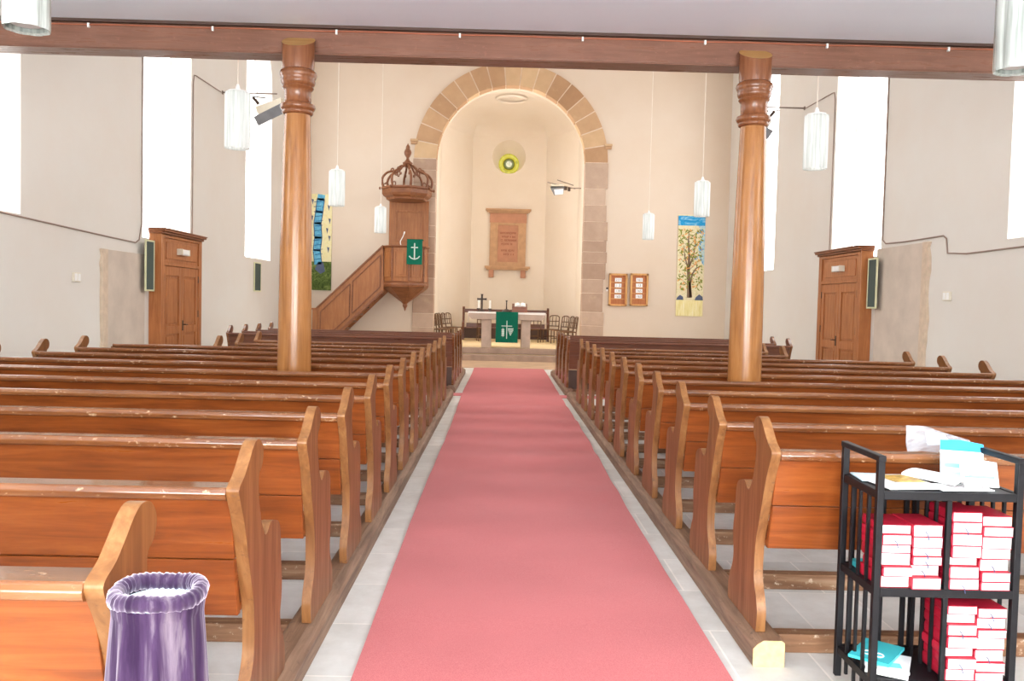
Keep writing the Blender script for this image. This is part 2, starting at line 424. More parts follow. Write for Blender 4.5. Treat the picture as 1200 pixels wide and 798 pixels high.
# arch of sandstone voussoirs on jambs of sandstone blocks
arch = thing('chancel_arch', 'pinkish sandstone arch with long jambs framing the chancel', 'arch', (AX, YB, 0))
NV = 17
mb = MB(); yf, yb = -.05, .15
for k in range(NV):
    t0 = PI*k/NV+.006; t1 = PI*(k+1)/NV-.006; q = 5
    ro = RO+(.0 if k != NV//2 else .06)
    poly = [(RI*-.985*math.cos(t0+(t1-t0)*j/q)*1, ACZ+RI*.985*math.sin(t0+(t1-t0)*j/q)) for j in range(q+1)]
    poly += [(-ro*math.cos(t1-(t1-t0)*j/q), ACZ+ro*math.sin(t1-(t1-t0)*j/q)) for j in range(q+1)]
    mb.prism(poly, 'y', yf, .35)
mb.build('voussoirs', M['arch'], arch, bevel=.012)
for s in (-1, 1):
    mb = MB(); z = .0
    while z < ACZ-.01:
        hgt = min(R.choice([.42,.5,.58,.34]), ACZ-z)
        if ACZ-z-hgt < .25: hgt = ACZ-z
        a, b = s*RI*.985, s*(RO+R.choice([-.04, .0, .05, .02]))
        mb.box(min(a,b), max(a,b), yf, .35, z+.006, z+hgt-.006); z += hgt
    mb.build('jamb_blocks', M['jamb'], arch, bevel=.012)
for s in (-1, 1):
    mb = MB(); a, b = s*(RO-.10), s*(RO+.10)
    mb.box(min(a,b), max(a,b), -.07, .05, 6.46, 6.55); mb.box(min(a,b)-.02, max(a,b)+.02, -.09, .05, 6.55, 6.62)
    mb.build('impost', M['arch'], arch, bevel=.01)
mb = MB()
for k in range(40):
    t0, t1 = PI*k/40, PI*(k+1)/40
    mb.prism([(-RI*.99*math.cos(t0), ACZ+RI*.99*math.sin(t0)), (-RI*.99*math.cos(t1), ACZ+RI*.99*math.sin(t1)),
              (-(RO-.01)*math.cos(t1), ACZ+(RO-.01)*math.sin(t1)), (-(RO-.01)*math.cos(t0), ACZ+(RO-.01)*math.sin(t0))], 'y', -.04, .1)
for s in (-1, 1):
    a, b = s*RI*.99, s*(RO-.06); mb.box(min(a,b), max(a,b), -.04, .1, 0, ACZ)
mb.build('mortar_bed', M['mortar'], arch)
# cornice
struct('trim_1', MB().prism([(YB,8.85),(YB-.06,8.87),(YB-.08,8.95),(YB-.2,9.05),(YB-.22,9.14),(YB,9.14)], 'x', XL, XR), M['wall_cream'])
# chancel walls: straight bays then a three sided apse, elliptical vault
CW = 2.45; CY = 29.8; CZ = 8.0; CR = .92; CF = .36
YA = 33.0; HB = 1.42
mb = MB()
def wallseg(mb, p, q, z0, z1, t=.4):
    p = Vector(p); q = Vector(q); d = (q-p).normalized(); n = Vector((d.y, -d.x))
    if n.dot(Vector((AX, 29.5))-p) > 0: n = -n
    e = d*.0
    mb.hexa([(*(p-e), z0), (*(q+e), z0), (*(q+e+n*t), z0), (*(p-e+n*t), z0)], [(*(p-e), z1), (*(q+e), z1), (*(q+e+n*t), z1), (*(p-e+n*t), z1)])
CWIN = (26.95, 27.75)  # side windows out of view, supposed from the chancel's brightness, added to light it
for s in (-1, 1):
    X = AX+s*CW; x0, x1 = min(X, X+s*.4), max(X, X+s*.4)
    mb.box(x0, x1, YB+.7, CWIN[0], 0, CZ+1.2); mb.box(x0, x1, CWIN[1], 30.6, 0, CZ+1.2)
    mb.box(x0, x1, CWIN[0], CWIN[1], 0, 2.2); mb.box(x0, x1, CWIN[0], CWIN[1], 7.4, CZ+1.2)
    wallseg(mb, (AX+s*CW, 30.6), (AX+s*HB, YA), 0, CZ+1.2)
# east panel with a splayed round opening
OZ, OR, OX = 7.33, .64, AX-.03
IZ, IR = 7.14, .40
ns = 48
def rectpt(a, x0, x1, z0, z1):
    c, s_ = math.cos(a), math.sin(a)
    tx = ((x1-OX) if c > 0 else (x0-OX))/c if abs(c) > 1e-9 else 1e9
    tz = ((z1-OZ) if s_ > 0 else (z0-OZ))/s_ if abs(s_) > 1e-9 else 1e9
    k = min(tx, tz); return (OX+c*k, OZ+s_*k)
vs = []; fs = []
corner = [math.atan2(zz-OZ, xx-OX) % (2*PI) for xx in (AX-HB, AX+HB) for zz in (6.4, 8.4)]
angs = sorted(set([2*PI*k/ns for k in range(ns)]+corner)); na = len(angs)
for a in angs:
    q = rectpt(a, AX-HB, AX+HB, 6.4, 8.4)
    vs += [(q[0], YA, q[1]), (OX+OR*math.cos(a), YA, OZ+OR*math.sin(a)), (OX+IR*math.cos(a), YA+.55, IZ+IR*math.sin(a))]
for k in range(na):
    j = (k+1) % na
    fs += [(3*k, 3*j, 3*j+1, 3*k+1), (3*k+1, 3*j+1, 3*j+2, 3*k+2)]
mb.add(vs, fs)
mb.box(AX-HB, AX+HB, YA, YA+.3, 0, 6.4); mb.box(AX-HB, AX+HB, YA, YA+.3, 8.4, CZ+1.2)
ap = struct('wall_apse', mb, M['apse'])
struct('window_9', MB().lathe([(IR, 0), (IR, .02)], (0,0,0), 48), M['rosette'], loc=(OX, YA+.55, IZ)).rotation_euler.x = -PI/2
for i, s in enumerate((-1, 1)):
    X = AX+s*(CW+.3); struct('window_%d' % (10+i), MB().box(min(X, X+s*.02), max(X, X+s*.02), CWIN[0], CWIN[1], 2.2, 7.4), M['pane_chancel'])
# vault
mb = MB(); vs = []; nt_ = 12
plan = [(CW, CY), (CW, 30.6), (HB, YA), (-HB, YA), (-CW, 30.6), (-CW, CY)]
pp = []
for i in range(len(plan)-1):
    for j in range(4): pp.append((plan[i][0]+(plan[i+1][0]-plan[i][0])*j/4, plan[i][1]+(plan[i+1][1]-plan[i][1])*j/4))
pp.append(plan[-1]); m_ = len(pp)
for i in range(nt_+1):
    th = PI/2*i/nt_
    for (x, y) in pp: vs.append((AX+x*math.cos(th), CY+(y-CY)*math.cos(th), CZ+CR*math.sin(th)))
mb.add(vs, [(i*m_+k, i*m_+k+1, (i+1)*m_+k+1, (i+1)*m_+k) for i in range(nt_) for k in range(m_-1)])
vs = []
for y in (YB+.7, CY):
    for i in range(25):
        th = PI*i/24; vs.append((AX+CW*math.cos(th), y, CZ+CR*math.sin(th)))
mb.add(vs, [(i, i+1, 26+i, 25+i) for i in range(24)])
struct('ceiling_apse', mb, M['apse'], smooth=30)
mb = MB(); vs = []
for k in range(40):
    a = 2*PI*k/40
    for rr, zz in ((.56, 0), (.50, -.05), (.44, 0)): vs.append((rr*math.cos(a), rr*math.sin(a), zz))
fs = []
for k in range(40):
    j = (k+1) % 40
    fs += [(3*k, 3*j, 3*j+1, 3*k+1), (3*k+1, 3*j+1, 3*j+2, 3*k+2)]
mb.add(vs, fs); struct('trim_2', mb, M['apse'], loc=(AX, 30.2, CZ+CR-.06))
# chancel platform and steps
struct('floor_chancel', MB().box(AX-4.6, AX+4.6, 25.25, YB+.7, 0, CF).prism([(AX-CW,YB+.7),(AX+CW,YB+.7),(AX+CW,30.6),(AX+HB,YA),(AX-HB,YA),(AX-CW,30.6)], 'z', 0, CF), M['chancel_floor'])
struct('trim_3', MB().box(AX-4.6, AX+4.6, 24.85, 25.25, 0, .18).box(AX-4.6, AX+4.6, 25.22, 25.6, .2, CF+.004), M['step2'], bevel=.015)
struct('floor_crossing', MB().box(AX-4.6, AX+4.6, 22.12, 24.85, 0, .012), M['buff'])

# ------------------------------------------------------------------ gallery: underside, beam and columns
struct('ceiling_gallery', MB().box(XL, XR, Y0, 8.73, 4.333, 4.62), M['ceiling'])
bz0, bz1 = 4.065, 4.305
beam = thing('gallery_beam', 'long brown beam on two wooden columns carrying the gallery', 'beam', (AX, 8.46, bz0))
MB().box(XL-AX, XR-AX, 0, .26, 0, bz1-bz0).build('beam_body', M['beam'], beam, bevel=.012)
MB().box(XL-AX, XR-AX, -.03, .26, bz1-bz0, .268).build('cornice_strip', M['beam_dark'], beam)
MB().box(XL-AX, XR-AX, .01, .27, -.008, 0).build('soffit_fillet', M['beam'], beam)
w = thing('copper_wire', 'thin copper wire clipped along the front of the brown beam', 'wire', (AX, 8.448, bz1-.025))
MB().tube([(XL-AX+.1+k*(XR-XL-.2)/40, 0, .004*math.sin(k*1.7)) for k in range(41)], .006, 6).build('wire', M['copper'], w)
for k in range(10): MB().box(-.009, .009, -.014, .012, -.03, .012).build('clip', M['white_plastic'], w, loc=(-5.27-AX+k*1.2, 0, 0))
def column(px, label):
    c = at(px, 420, 8.36); X = c.x
    t = thing('wooden_column', label, 'column', (X, 8.36, 0), group=None)
    sh = [(.172, 0), (.172, .10), (.165, .14), (.163, .9), (.158, 1.6), (.148, 2.4), (.135, 3.0), (.122, 3.44)]
    MB().lathe(sh, seg=40).build('shaft', M['column'], t, smooth=30)
    cap = [(.122, 3.44), (.142, 3.45), (.148, 3.465), (.145, 3.48), (.160, 3.495), (.168, 3.515), (.160, 3.54), (.134, 3.55), (.127, 3.57),
           (.127, 3.67), (.140, 3.685), (.150, 3.70), (.144, 3.715), (.157, 3.735), (.164, 3.76), (.158, 3.78), (.170, 3.80), (.177, 3.825), (.172, 3.85), (.148, 3.87)]
    MB().lathe(cap, seg=40).build('capital', M['column_cap'], t, smooth=50)
    b = MB().lathe([(.148, 3.87), (.154, 3.92), (.160, 4.36)], seg=40).build('column_head', [M['column_cap'], M['cut_light']], t, smooth=30)
    bm = bmesh.new(); bm.from_mesh(b.data)
    g = bmesh.ops.bisect_plane(bm, geom=bm.verts[:]+bm.edges[:]+bm.faces[:], plane_co=(0, -.158, 4.06), plane_no=(0, -.5, .866), clear_outer=True)
    ed = [q for q in g['geom_cut'] if isinstance(q, bmesh.types.BMEdge)]
    r = bmesh.ops.contextual_create(bm, geom=ed)
    for f in r['faces']: f.material_index = 1; f.smooth = False
    bm.to_mesh(b.data); bm.free()
    return X
column(345, 'varnished turned wooden column left of the red aisle carpet')
column(873, 'varnished turned wooden column right of the red aisle carpet')

# ------------------------------------------------------------------ pews
PROFILE_A = [(.135,.125),(.128,.17),(.125,.23),(.148,.29),(.185,.35),(.195,.42),(.188,.52),(.168,.60),(.135,.68),(.06,.88),(.0,.985),(-.004,1.02),
             (.055,1.05),(.11,1.095),(.15,1.13),(.195,1.152),(.245,1.145),(.278,1.115),(.283,1.075),(.262,1.042),(.232,1.022),(.226,.98),(.24,.91),(.268,.84),(.30,.795),
             (.325,.772),(.355,.775),(.385,.797),(.41,.803),(.46,.795),(.515,.775),(.545,.735),(.552,.68),(.562,.60),(.578,.52),(.572,.45),(.558,.39),
             (.57,.33),(.605,.28),(.635,.22),(.64,.17),(.635,.125)]
PROFILE_B = [(.135,.125),(.125,.23),(.148,.29),(.185,.35),(.19,.45),(.17,.60),(.10,.82),(.0,1.0),(-.01,1.07),(.0,1.09),(.15,1.095),(.19,1.08),
             (.22,.98),(.26,.87),(.32,.80),(.40,.80),(.515,.775),(.55,.70),(.575,.52),(.56,.39),(.60,.28),(.635,.2),(.635,.125)]
ET = .044
def smoothed(prof): return prof
def end_mesh(prof):
    mb = MB()
    pts = []
    n = len(prof)
    # densify softly while keeping the two feet corners crisp
    op = openspline([(*p, 0) for p in prof], 3)
    pts = [(p[0], p[1]) for p in op]
    mb.prism(pts, 'x', -ET/2, ET/2, m=1, caps=0)
    return mb
def make_pew(name, label, x0, x1, y, mats, xend0=None, prof0=PROFILE_A, prof1=PROFILE_A, group=None, tall=False):
    """x0..x1 are the outer faces; the pew faces +y"""
    t = thing(name, label, 'pew', ((x0+x1)/2, y, 0), 0, group)
    cx = (x0+x1)/2; a = x0-cx; b = x1-cx
    pw, pe, ed, rl, ft = mats
    e0 = a if xend0 is None else xend0-cx
    for X, pr in ((e0+ET/2, prof0), (b-ET/2, prof1)):
        o = end_mesh(pr).build('end_panel', [pe, ed], t, loc=(X, 0, 0), bevel=.004, smooth=40)
    ia, ib = a+ET, b-ET
    zt = 1.02
    rail = MB().prism([(-.012, zt-.04), (-.018, zt-.02), (-.010, zt-.002), (0, zt+.001), (.135, zt-.010), (.135, zt-.045), (.02, zt-.05)], 'x', ia, ib)
    if xend0 is not None:
        pass
    rail.build('ledge', rl, t, bevel=.004)
    pn = MB()
    # two wide boards, leaning back
    def board(z0, z1, gap):
        f = lambda z: .03+(1.0-z)/(1.0-.53)*.115
        pn.hexa([(ia, f(z0)-gap, z0), (ib, f(z0)-gap, z0), (ib, f(z0)+.024, z0), (ia, f(z0)+.024, z0)],
                [(ia, f(z1)-gap, z1), (ib, f(z1)-gap, z1), (ib, f(z1)+.024, z1), (ia, f(z1)+.024, z1)])
    board(.748, .975, 0); board(.53 if not tall else .47, .745, .007)
    pn.build('backrest', pw, t, bevel=.003)
    MB().box(ia, ib, .155, .54, .535, .565).build('seat', pw, t, bevel=.006)
    MB().box(ia, ib, .20, .285, 0.0, .092).build('foot_beam', ft, t, bevel=.006)
    if xend0 is not None:      # the ledge runs on past the end board to a plain post
        MB().box(a, a+ET, .03, .20, 0, .98).build('end_post', pe, t, bevel=.004)
    if tall:
        MB().box(ia, ib, .17, .19, .10, .46).build('lower_board', M['beam_dark'], t)
    return t
LM = (M['pew'], M['pew_end'], M['pew_edge'], M['pew_rail'], M['foot'])
DM = (M['pew_dark'], M['pew_dark'], M['pew_rail'], M['pew_dark'], M['foot'])
AISLE, OUT, SHORT = 1.06, 5.385, 4.0
rows = [3.87+.94*k for k in range(-2, 11)]
rows[0], rows[1] = 1.89, 2.87
ORD = ['nearest', 'second', 'third', 'fourth', 'fifth', 'sixth', 'seventh', 'eighth', 'ninth', 'tenth', 'eleventh', 'twelfth', 'thirteenth']
def ordlab(i, n, side):
    if i == 0: return 'brown wooden pew %s of the aisle, nearest the camera' % side
    if i == n-1: return 'brown wooden pew %s of the aisle, last before the red cross carpet' % side
    return 'brown wooden pew %s of the aisle, %s counting from the camera' % (side, ORD[i])
for i, y in enumerate(rows):
    k = i-2
    x0 = AX+.01-OUT; xe = None
    if k >= 9: x0 = AX-.01-SHORT
    if k == 8: xe = AX-.01-SHORT
    lab = ordlab(i, len(rows), 'left')
    if i == 0: lab = 'brown wooden pew left of the aisle, nearest the camera behind the purple bag'
    make_pew('pew', lab, x0, AX+.01-AISLE, y, LM, xend0=xe, group='brown pews left of the aisle')
rrows = rows[2:]
for i, y in enumerate(rrows):
    x1 = AX+.01+OUT
    if i >= 9: x1 = AX+SHORT
    lab = ordlab(i, len(rrows), 'right')
    if i == 0: lab = 'brown wooden pew right of the aisle, nearest the camera beside the book rack'
    make_pew('pew', lab, AX+.01+AISLE, x1, y, LM, group='brown pews right of the aisle')
frows = [15.9, 16.85, 17.8, 18.75]
FN = ['dark stall pew %s of the aisle, first beyond the red cross carpet', 'dark stall pew %s of the aisle, second beyond the red cross carpet',
      'dark stall pew %s of the aisle, third beyond the red cross carpet', 'dark stall pew %s of the aisle, frontmost before the chancel steps']
for i, y in enumerate(frows):
    make_pew('stall_pew', FN[i] % 'left', AX-OUT+.1, AX+.01-AISLE, y, DM, prof1=PROFILE_B, group='dark stall pews left of the aisle', tall=(i == 0))
for i, y in enumerate(frows):
    make_pew('stall_pew', FN[i] % 'right', AX+.01+AISLE, AX+OUT-.1, y, DM, prof0=PROFILE_B, group='dark stall pews right of the aisle', tall=(i == 0))
# sills that the pews stand on
def sill(label, xi, s, y0, y1, cut=False):
    t = thing('pew_sill', label, 'sill beam', (xi, y0, 0))
    poly = [(0, 0), (0, .085), (s*.022, .108), (s*.05, .125), (s*.135, .125), (s*.15, .115), (s*.15, 0)]
    MB().prism(poly, 'y', 0.004, y1-y0, caps=0).build('beam', M['sill'], t, bevel=.004)
    MB().prism([(x*.98, z*.98+.001) for x, z in poly], 'y', 0, .006).build('sawn_end', M['cutend'] if cut else M['sill'], t)
    return t
IN = 1.02
sill('worn wooden sill under the brown pew ends left of the carpet', AX+.01-IN, -1, 1.5, 15.3)
sill('worn wooden sill under the brown pew ends right of the carpet, pale sawn end', AX+.01+IN, 1, 4.02-.12, 15.3, True)
sill('short wooden sill under the dark stall pews left of the carpet', AX+.01-IN, -1, 15.85, 20.4)
sill('short wooden sill under the dark stall pews right of the carpet', AX+.01+IN, 1, 15.85, 20.4)
for s, nm in ((-1, 'left'), (1, 'right')):
    pass

# ------------------------------------------------------------------ carpets
NX, NY = 8, 150
vs = []
y0c, y1c = 1.2, 22.1
for j in range(NY+1):
    y = y0c+(y1c-y0c)*j/NY; k = j/NY
    hw = .835+(.9-.835)*min(1, (y-2)/14); cx = AX+.04+.01*math.sin(y*.7)
    g = math.exp(-((y-11)/5.0)**2)
    for i in range(NX+1):
        u = -1+2*i/NX
        z = .016+.010*g*(math.sin(y*4.3+u*.8)+.6*math.sin(y*7.1-u*1.3))*(.8+.2*u)+.010*g
        vs.append((cx+u*hw, y, max(.008, z)))
n1 = len(vs); top = [(j*(NX+1)+i, j*(NX+1)+i+1, (j+1)*(NX+1)+i+1, (j+1)*(NX+1)+i) for j in range(NY) for i in range(NX)]
mb = MB(); mb.add(vs, top)
per = [j*(NX+1) for j in range(NY+1)]; per2 = [j*(NX+1)+NX for j in range(NY+1)]
base = [(vs[i][0], vs[i][1], 0.001) for i in per]; mb.add([vs[i] for i in per]+base, [(j, j+1, NY+2+j, NY+1+j) for j in range(NY)])
base = [(vs[i][0], vs[i][1], 0.001) for i in per2]; mb.add([vs[i] for i in per2]+base, [(j, j+1, NY+2+j, NY+1+j) for j in range(NY)])
mb.add([vs[0], vs[NX], (vs[NX][0], y0c, .001), (vs[0][0], y0c, .001)], [(0, 1, 2, 3)])
mb.add([vs[n1-1-NX], vs[n1-1], (vs[n1-1][0], y1c, .001), (vs[n1-1-NX][0], y1c, .001)], [(0, 1, 2, 3)])
tag(mb.build('carpet_runner', M['carpet'], smooth=60), 'long red carpet runner lying up the middle of the aisle', 'carpet')
for s, nm in ((-1, 'left'), (1, 'right')):
    a, b = AX+.04+s*.895, AX+s*3.9
    tag(MB().box(min(a, b), max(a, b), 14.45+1.0-.12, 15.78, 0.0, .008).build('cross_carpet', M['carpet']),
        'short red cross carpet branching off between the pew blocks to the %s' % nm, 'carpet')

# ------------------------------------------------------------------ pendant lamps
def lamp(px, pyb, Y, zc, label):
    p = at(px, pyb, Y)
    t = thing('pendant_lamp', label, 'lamp', (p.x, Y, 3.22), group='ribbed pendant lamps')
    H = .575; rf = lambda a: 1+.07*abs(math.cos(4*a))
    prof = [(.108, .012), (.120, 0), (.124, .02), (.124, H-.02), (.120, H), (.09, H+.012)]
    MB().lathe(prof, seg=96, rf=rf, close=False).build('shade', M['lamp'] if zc > 5 else M['lamp_grey'], t, smooth=60)
    MB().lathe([(.085, .03), (.09, .05), (.09, H-.04), (.07, H-.01)], seg=24).build('inner_tube', M['lamp_lit'] if zc > 5 else M['lamp_in'], t, smooth=40)
    MB().lathe([(.112, H-.012), (.10, H+.02), (.03, H+.035), (.012, H+.09)], seg=24).build('top_cap', M['white_plastic'], t, smooth=40)
    MB().tube([(0, 0, H+.08), (0, 0, zc-3.22)], .0065, 8).build('cord', M['cord'], t)
    MB().lathe([(.05, 0), (.05, .04)], seg=20).build('ceiling_rose', M['white_plastic'], t, loc=(0, 0, zc-3.22-.04))
    return t
lamp(31, 42, 5.16, 4.333, 'ribbed glass pendant lamp under the gallery in the top left corner')
lamp(1191, 68, 5.45, 4.333, 'ribbed glass pendant lamp under the gallery in the top right corner')
lamp(278, 177, 9.02, ZC, 'white pendant lamp left, in front of the left wall bracket')
lamp(955, 191, 9.35, ZC, 'white pendant lamp right, in front of the right wall bracket')
lamp(394.5, 243, 14.2, ZC, 'white pendant lamp just right of the left column, beside the ladder banner')
lamp(822, 253, 14.4, ZC, 'white pendant lamp above the painted tree banner')
lamp(445.5, 274, 19.5, ZC, 'white pendant lamp beside the pulpit back panel')
lamp(759.5, 278, 19.5, ZC, 'white pendant lamp above the two hymn boards')

# ------------------------------------------------------------------ wall floodlights on brackets
def floods(s, label):
    xw = XL if s > 0 else XR
    t = thing('bracket_floodlight', label, 'floodlight', (xw, 19.8, 6.3))
    MB().bar((0, 0, .05), (s*1.25, 0, .05), .03, .03).bar((0, 0, .05), (s*.02, 0, .05), .06, .08).build('bracket_arm', M['metal'], t)
    MB().bar((s*.6, -.02, -.02), (s*1.0, -.05, -.06), .022, .022).tube([(s*.72, -.04, -.06), (s*.85, -.10, -.2)], .035, 10).build('joint', M['iron'], t)
    # wedge shaped lamp head, its glass looking down the nave
    body = MB().add([(-.34,.0,.20),(.34,.0,.20),(.34,.32,.24),(-.34,.32,.24),(-.26,-.02,-.1),(.26,-.02,-.1),(.2,.24,.1),(-.2,.24,.1)],
                    [(0,1,2,3),(4,7,6,5),(0,4,5,1),(1,5,6,2),(2,6,7,3),(3,7,4,0)]).build('housing', M['housing'], t, loc=(s*1.12, -.12, -.36), bevel=.01)
    body.rotation_euler = (0, -s*.28, -s*.25)
    g = MB().hexa([(-.36,-.04,-.12),(.36,-.04,-.12),(.36,-.02,-.12),(-.36,-.02,-.12)], [(-.36,-.035,.10),(.36,-.035,.10),(.36,-.015,.10),(-.36,-.015,.10)])
    q = g.build('glass', M['dark_glass'], t, loc=(s*1.14, -.18, -.44), bevel=.004); q.rotation_euler = (.5, -s*.45, -s*.1)
    return t
floods(1, 'floodlight on a steel arm from the left wall, beside the left column')
floods(-1, 'floodlight on a steel arm from the right wall, behind the right column')
# chancel floodlight
p = at(662, 222, 29.5)
t = thing('chancel_floodlight', 'silver floodlight on bars fixed inside the chancel right wall', 'floodlight', (p.x, 29.5, p.z))
MB().bar((-.60, .1, .24), (.35, -.1, .02), .03, .03).bar((-.25, .3, .36), (.30, .1, .16), .03, .03).bar((.1, 0, .05), (AX+CW-p.x, 0, .05), .03, .03).build('bracket_arm', M['metal'], t)
MB().lathe([(.05, -.06), (.05, .06)], (.02, -.05, .03), 12).lathe([(.045, -.06), (.045, .06)], (.14, -.05, 0), 12).build('joint', M['iron'], t)
MB().add([(-.50,-.06,.02),(-.02,-.06,.08),(-.02,.2,.14),(-.50,.2,.10),(-.36,-.0,-.22),(-.05,-.0,-.18),(-.08,.15,-.1),(-.34,.15,-.12)],
         [(0,1,2,3),(4,7,6,5),(1,5,6,2),(2,6,7,3),(3,7,4,0),(0,4,5,1)]).build('housing', M['dark_glass'], t, bevel=.008)
MB().hexa([(-.34,-.075,-.20),(-.06,-.075,-.17),(-.06,-.05,-.18),(-.34,-.05,-.21)], [(-.38,-.10,-.03),(-.06,-.10,.01),(-.06,-.07,.01),(-.38,-.07,-.03)]).build('reflector', M['reflector'], t)
MB().box(-.50, -.03, -.09, .2, .10, .145).build('visor', M['housing'], t, bevel=.005)

# ------------------------------------------------------------------ conduits on the side walls
def conduit(label, pts, r=.012):
    tag(MB().tube(pts, r, 8).build('wall_conduit', M['conduit'], smooth=60), label, 'conduit')
xl = XL+.014
conduit('dark conduit running along the left wall towards the left porch', [(xl, 2, 2.78), (xl, 8.0, 2.76), (xl, 11.0, 2.70), (xl, 14.2, 2.62), (xl, 15.2, 2.60), (xl, 15.35, 2.66), (xl, 15.42, 2.86), (xl, 15.46, 2.95), (xl, 15.47, 8.9)])
xr = XR-.014
conduit('dark conduit running along the right wall, dropping at the grey stone slab', [(xr, 2, 2.66), (xr, 8, 2.62), (xr, 12.6, 2.58), (xr, 13.15, 2.62), (xr, 13.2, 2.85), (xr, 13.3, 2.9), (xr, 14.6, 2.9), (xr, 15.3, 2.92), (xr, 15.44, 3.0), (xr, 15.46, 8.9)])
conduit('thin cable from the left porch up past the window to the left floodlight arm', [(xl, 17.95, 2.8), (xl, 17.95, 6.1), (xl, 18.0, 6.26), (xl, 18.1, 6.28), (xl, 19.7, 6.33)], .01)
conduit('thin cable from the right porch up past the window to the right floodlight arm', [(xr, 17.95, 2.8), (xr, 17.95, 6.1), (xr, 18.0, 6.26), (xr, 18.1, 6.28), (xr, 19.7, 6.33)], .01)

# ------------------------------------------------------------------ porches (door cases) on the side walls
def porch(s, label):
    xw = XL if s > 0 else XR
    ya, yb, D, Ht = 15.8, 17.92, .23, 2.92
    t = thing('door_porch', label, 'door case', (xw, ya, 0))
    W = yb-ya
    fr = MB()
    def bx(mb, d0, d1, y0, y1, z0, z1):
        a, b = s*d0, s*d1; mb.box(min(a, b), max(a, b), y0, y1, z0, z1)
    bx(fr, 0.002, D, 0, .05, 0, Ht-.1); bx(fr, 0.002, D, W-.05, W, 0, Ht-.1)
    bx(fr, D-.06, D, .05, .16, 0, Ht-.1); bx(fr, D-.06, D, W-.16, W-.05, 0, Ht-.1); bx(fr, D-.06, D, .16, W-.16, 2.24, 2.30); bx(fr, D-.06, D, .16, W-.16, Ht-.16, Ht-.1)
    bx(fr, .002, D, .05, W-.05, Ht-.12, Ht-.1)
    fr.build('frame', M['cabinet'], t, bevel=.006)
    tr = MB(); bx(tr, D-.05, D-.03, .16, W-.16, 2.30, Ht-.16); bx(tr, D-.035, D-.012, .30, W-.30, 2.37, Ht-.23); tr.build('transom_panel', M['cabinet'], t, bevel=.008)
    co_ = MB(); bx(co_, 0.002, D+.03, -.04, W+.04, Ht-.1, Ht-.06); bx(co_, 0.002, D+.08, -.05, W+.05, Ht-.06, Ht-.02); bx(co_, .002, D+.10, -.06, W+.06, Ht-.02, Ht); co_.build('cornice', M['cabinet_dark'], t, bevel=.008)
    m_ = W/2
    for (y0, y1) in ((  .165, m_-.005), (m_+.005, W-.165)):
        lf = MB(); bx(lf, D-.065, D-.045, y0, y1, .02, 2.235)
        for a0, a1, b0, b1 in ((y0, y0+.12, .02, 2.235), (y1-.12, y1, .02, 2.235)): bx(lf, D-.045, D-.018, a0, a1, b0, b1)
        for b0, b1 in ((.02, .24), (.95, 1.1), (2.06, 2.235)): bx(lf, D-.045, D-.018, y0+.12, y1-.12, b0, b1)
        bx(lf, D-.045, D-.030, y0+.17, y1-.17, 1.15, 2.01); bx(lf, D-.045, D-.030, y0+.17, y1-.17, .29, .90)
        d = lf.build('door_leaf', M['cabinet'], t, bevel=.006)
        hi = MB(); yy = y0 if y0 < .3 else y1
        for z in (.5, 1.25, 1.95): bx(hi, D-.022, D-.006, yy-.015, yy+.015, z, z+.14)
        hi.build('hinge', M['iron'], d)
        if y0 > .3:
            hd = MB(); bx(hd, D-.02, D-.008, y0+.03, y0+.07, 1.0, 1.2); hd.tube([(s*(D-.01), y0+.05, 1.12), (s*(D+.04), y0+.05, 1.12), (s*(D+.045), y0+.15, 1.115)], .009, 8); hd.build('handle', M['iron'], d)
    el = thing('exit_light_box', 'small white glass light box above the doors of the %s porch' % ('left' if s > 0 else 'right'), 'light box', (xw+s*(D-.01), ya+m_-.08, 2.52))
    bb = MB(); a, b = 0, s*.10; bb.box(min(a, b), max(a, b), -.2, .2, -.05, .06); bb.build('diffuser', M['white_plastic'], el, bevel=.015)
    bb = MB(); a, b = 0, s*.11; bb.box(min(a, b), max(a, b), -.205, -.17, -.055, .065).box(min(a, b), max(a, b), .17, .205, -.055, .065); bb.build('end_cap', M['housing'], el, bevel=.005)
porch(1, 'panelled oak double door porch against the left wall'); porch(-1, 'panelled oak double door porch against the right wall')

def slate(s, ya, yb, z0, z1, d, label):
    xw = XL if s > 0 else XR
    t = thing('number_board', label, 'board', (xw, ya, z0))
    def bx(mb, d0, d1, y0, y1, a, b_):
        a0, b0 = s*d0, s*d1; mb.box(min(a0, b0), max(a0, b0), y0, y1, a, b_)
    W, H = yb-ya, z1-z0
    e = d-.03
    m = MB(); bx(m, e, d-.008, .03, W-.03, .03, H-.03); m.build('slate', M['green_board'], t)
    m = MB(); bx(m, e, d, 0, .03, 0, H); bx(m, e, d, W-.03, W, 0, H); bx(m, e, d, .03, W-.03, 0, .03); bx(m, e, d, .03, W-.03, H-.03, H)
    m.build('frame', M['board_frame'], t, bevel=.004)
    if e > .01:
        for q in (.1, H-.14):
            m = MB(); bx(m, 0, e, W-.08, W-.05, q, q+.04); m.build('bracket', M['metal'], t)
slate(1, 15.32, 15.70, 1.75, 2.67, .15, 'green number board in a pale frame on the left wall beside the porch')
slate(-1, 15.32, 15.70, 1.75, 2.67, .15, 'green number board in a pale frame on the right wall beside the porch')
slate(1, 22.4, 23.0, 1.85, 2.62, .04, 'small dark number board under the farthest left window')

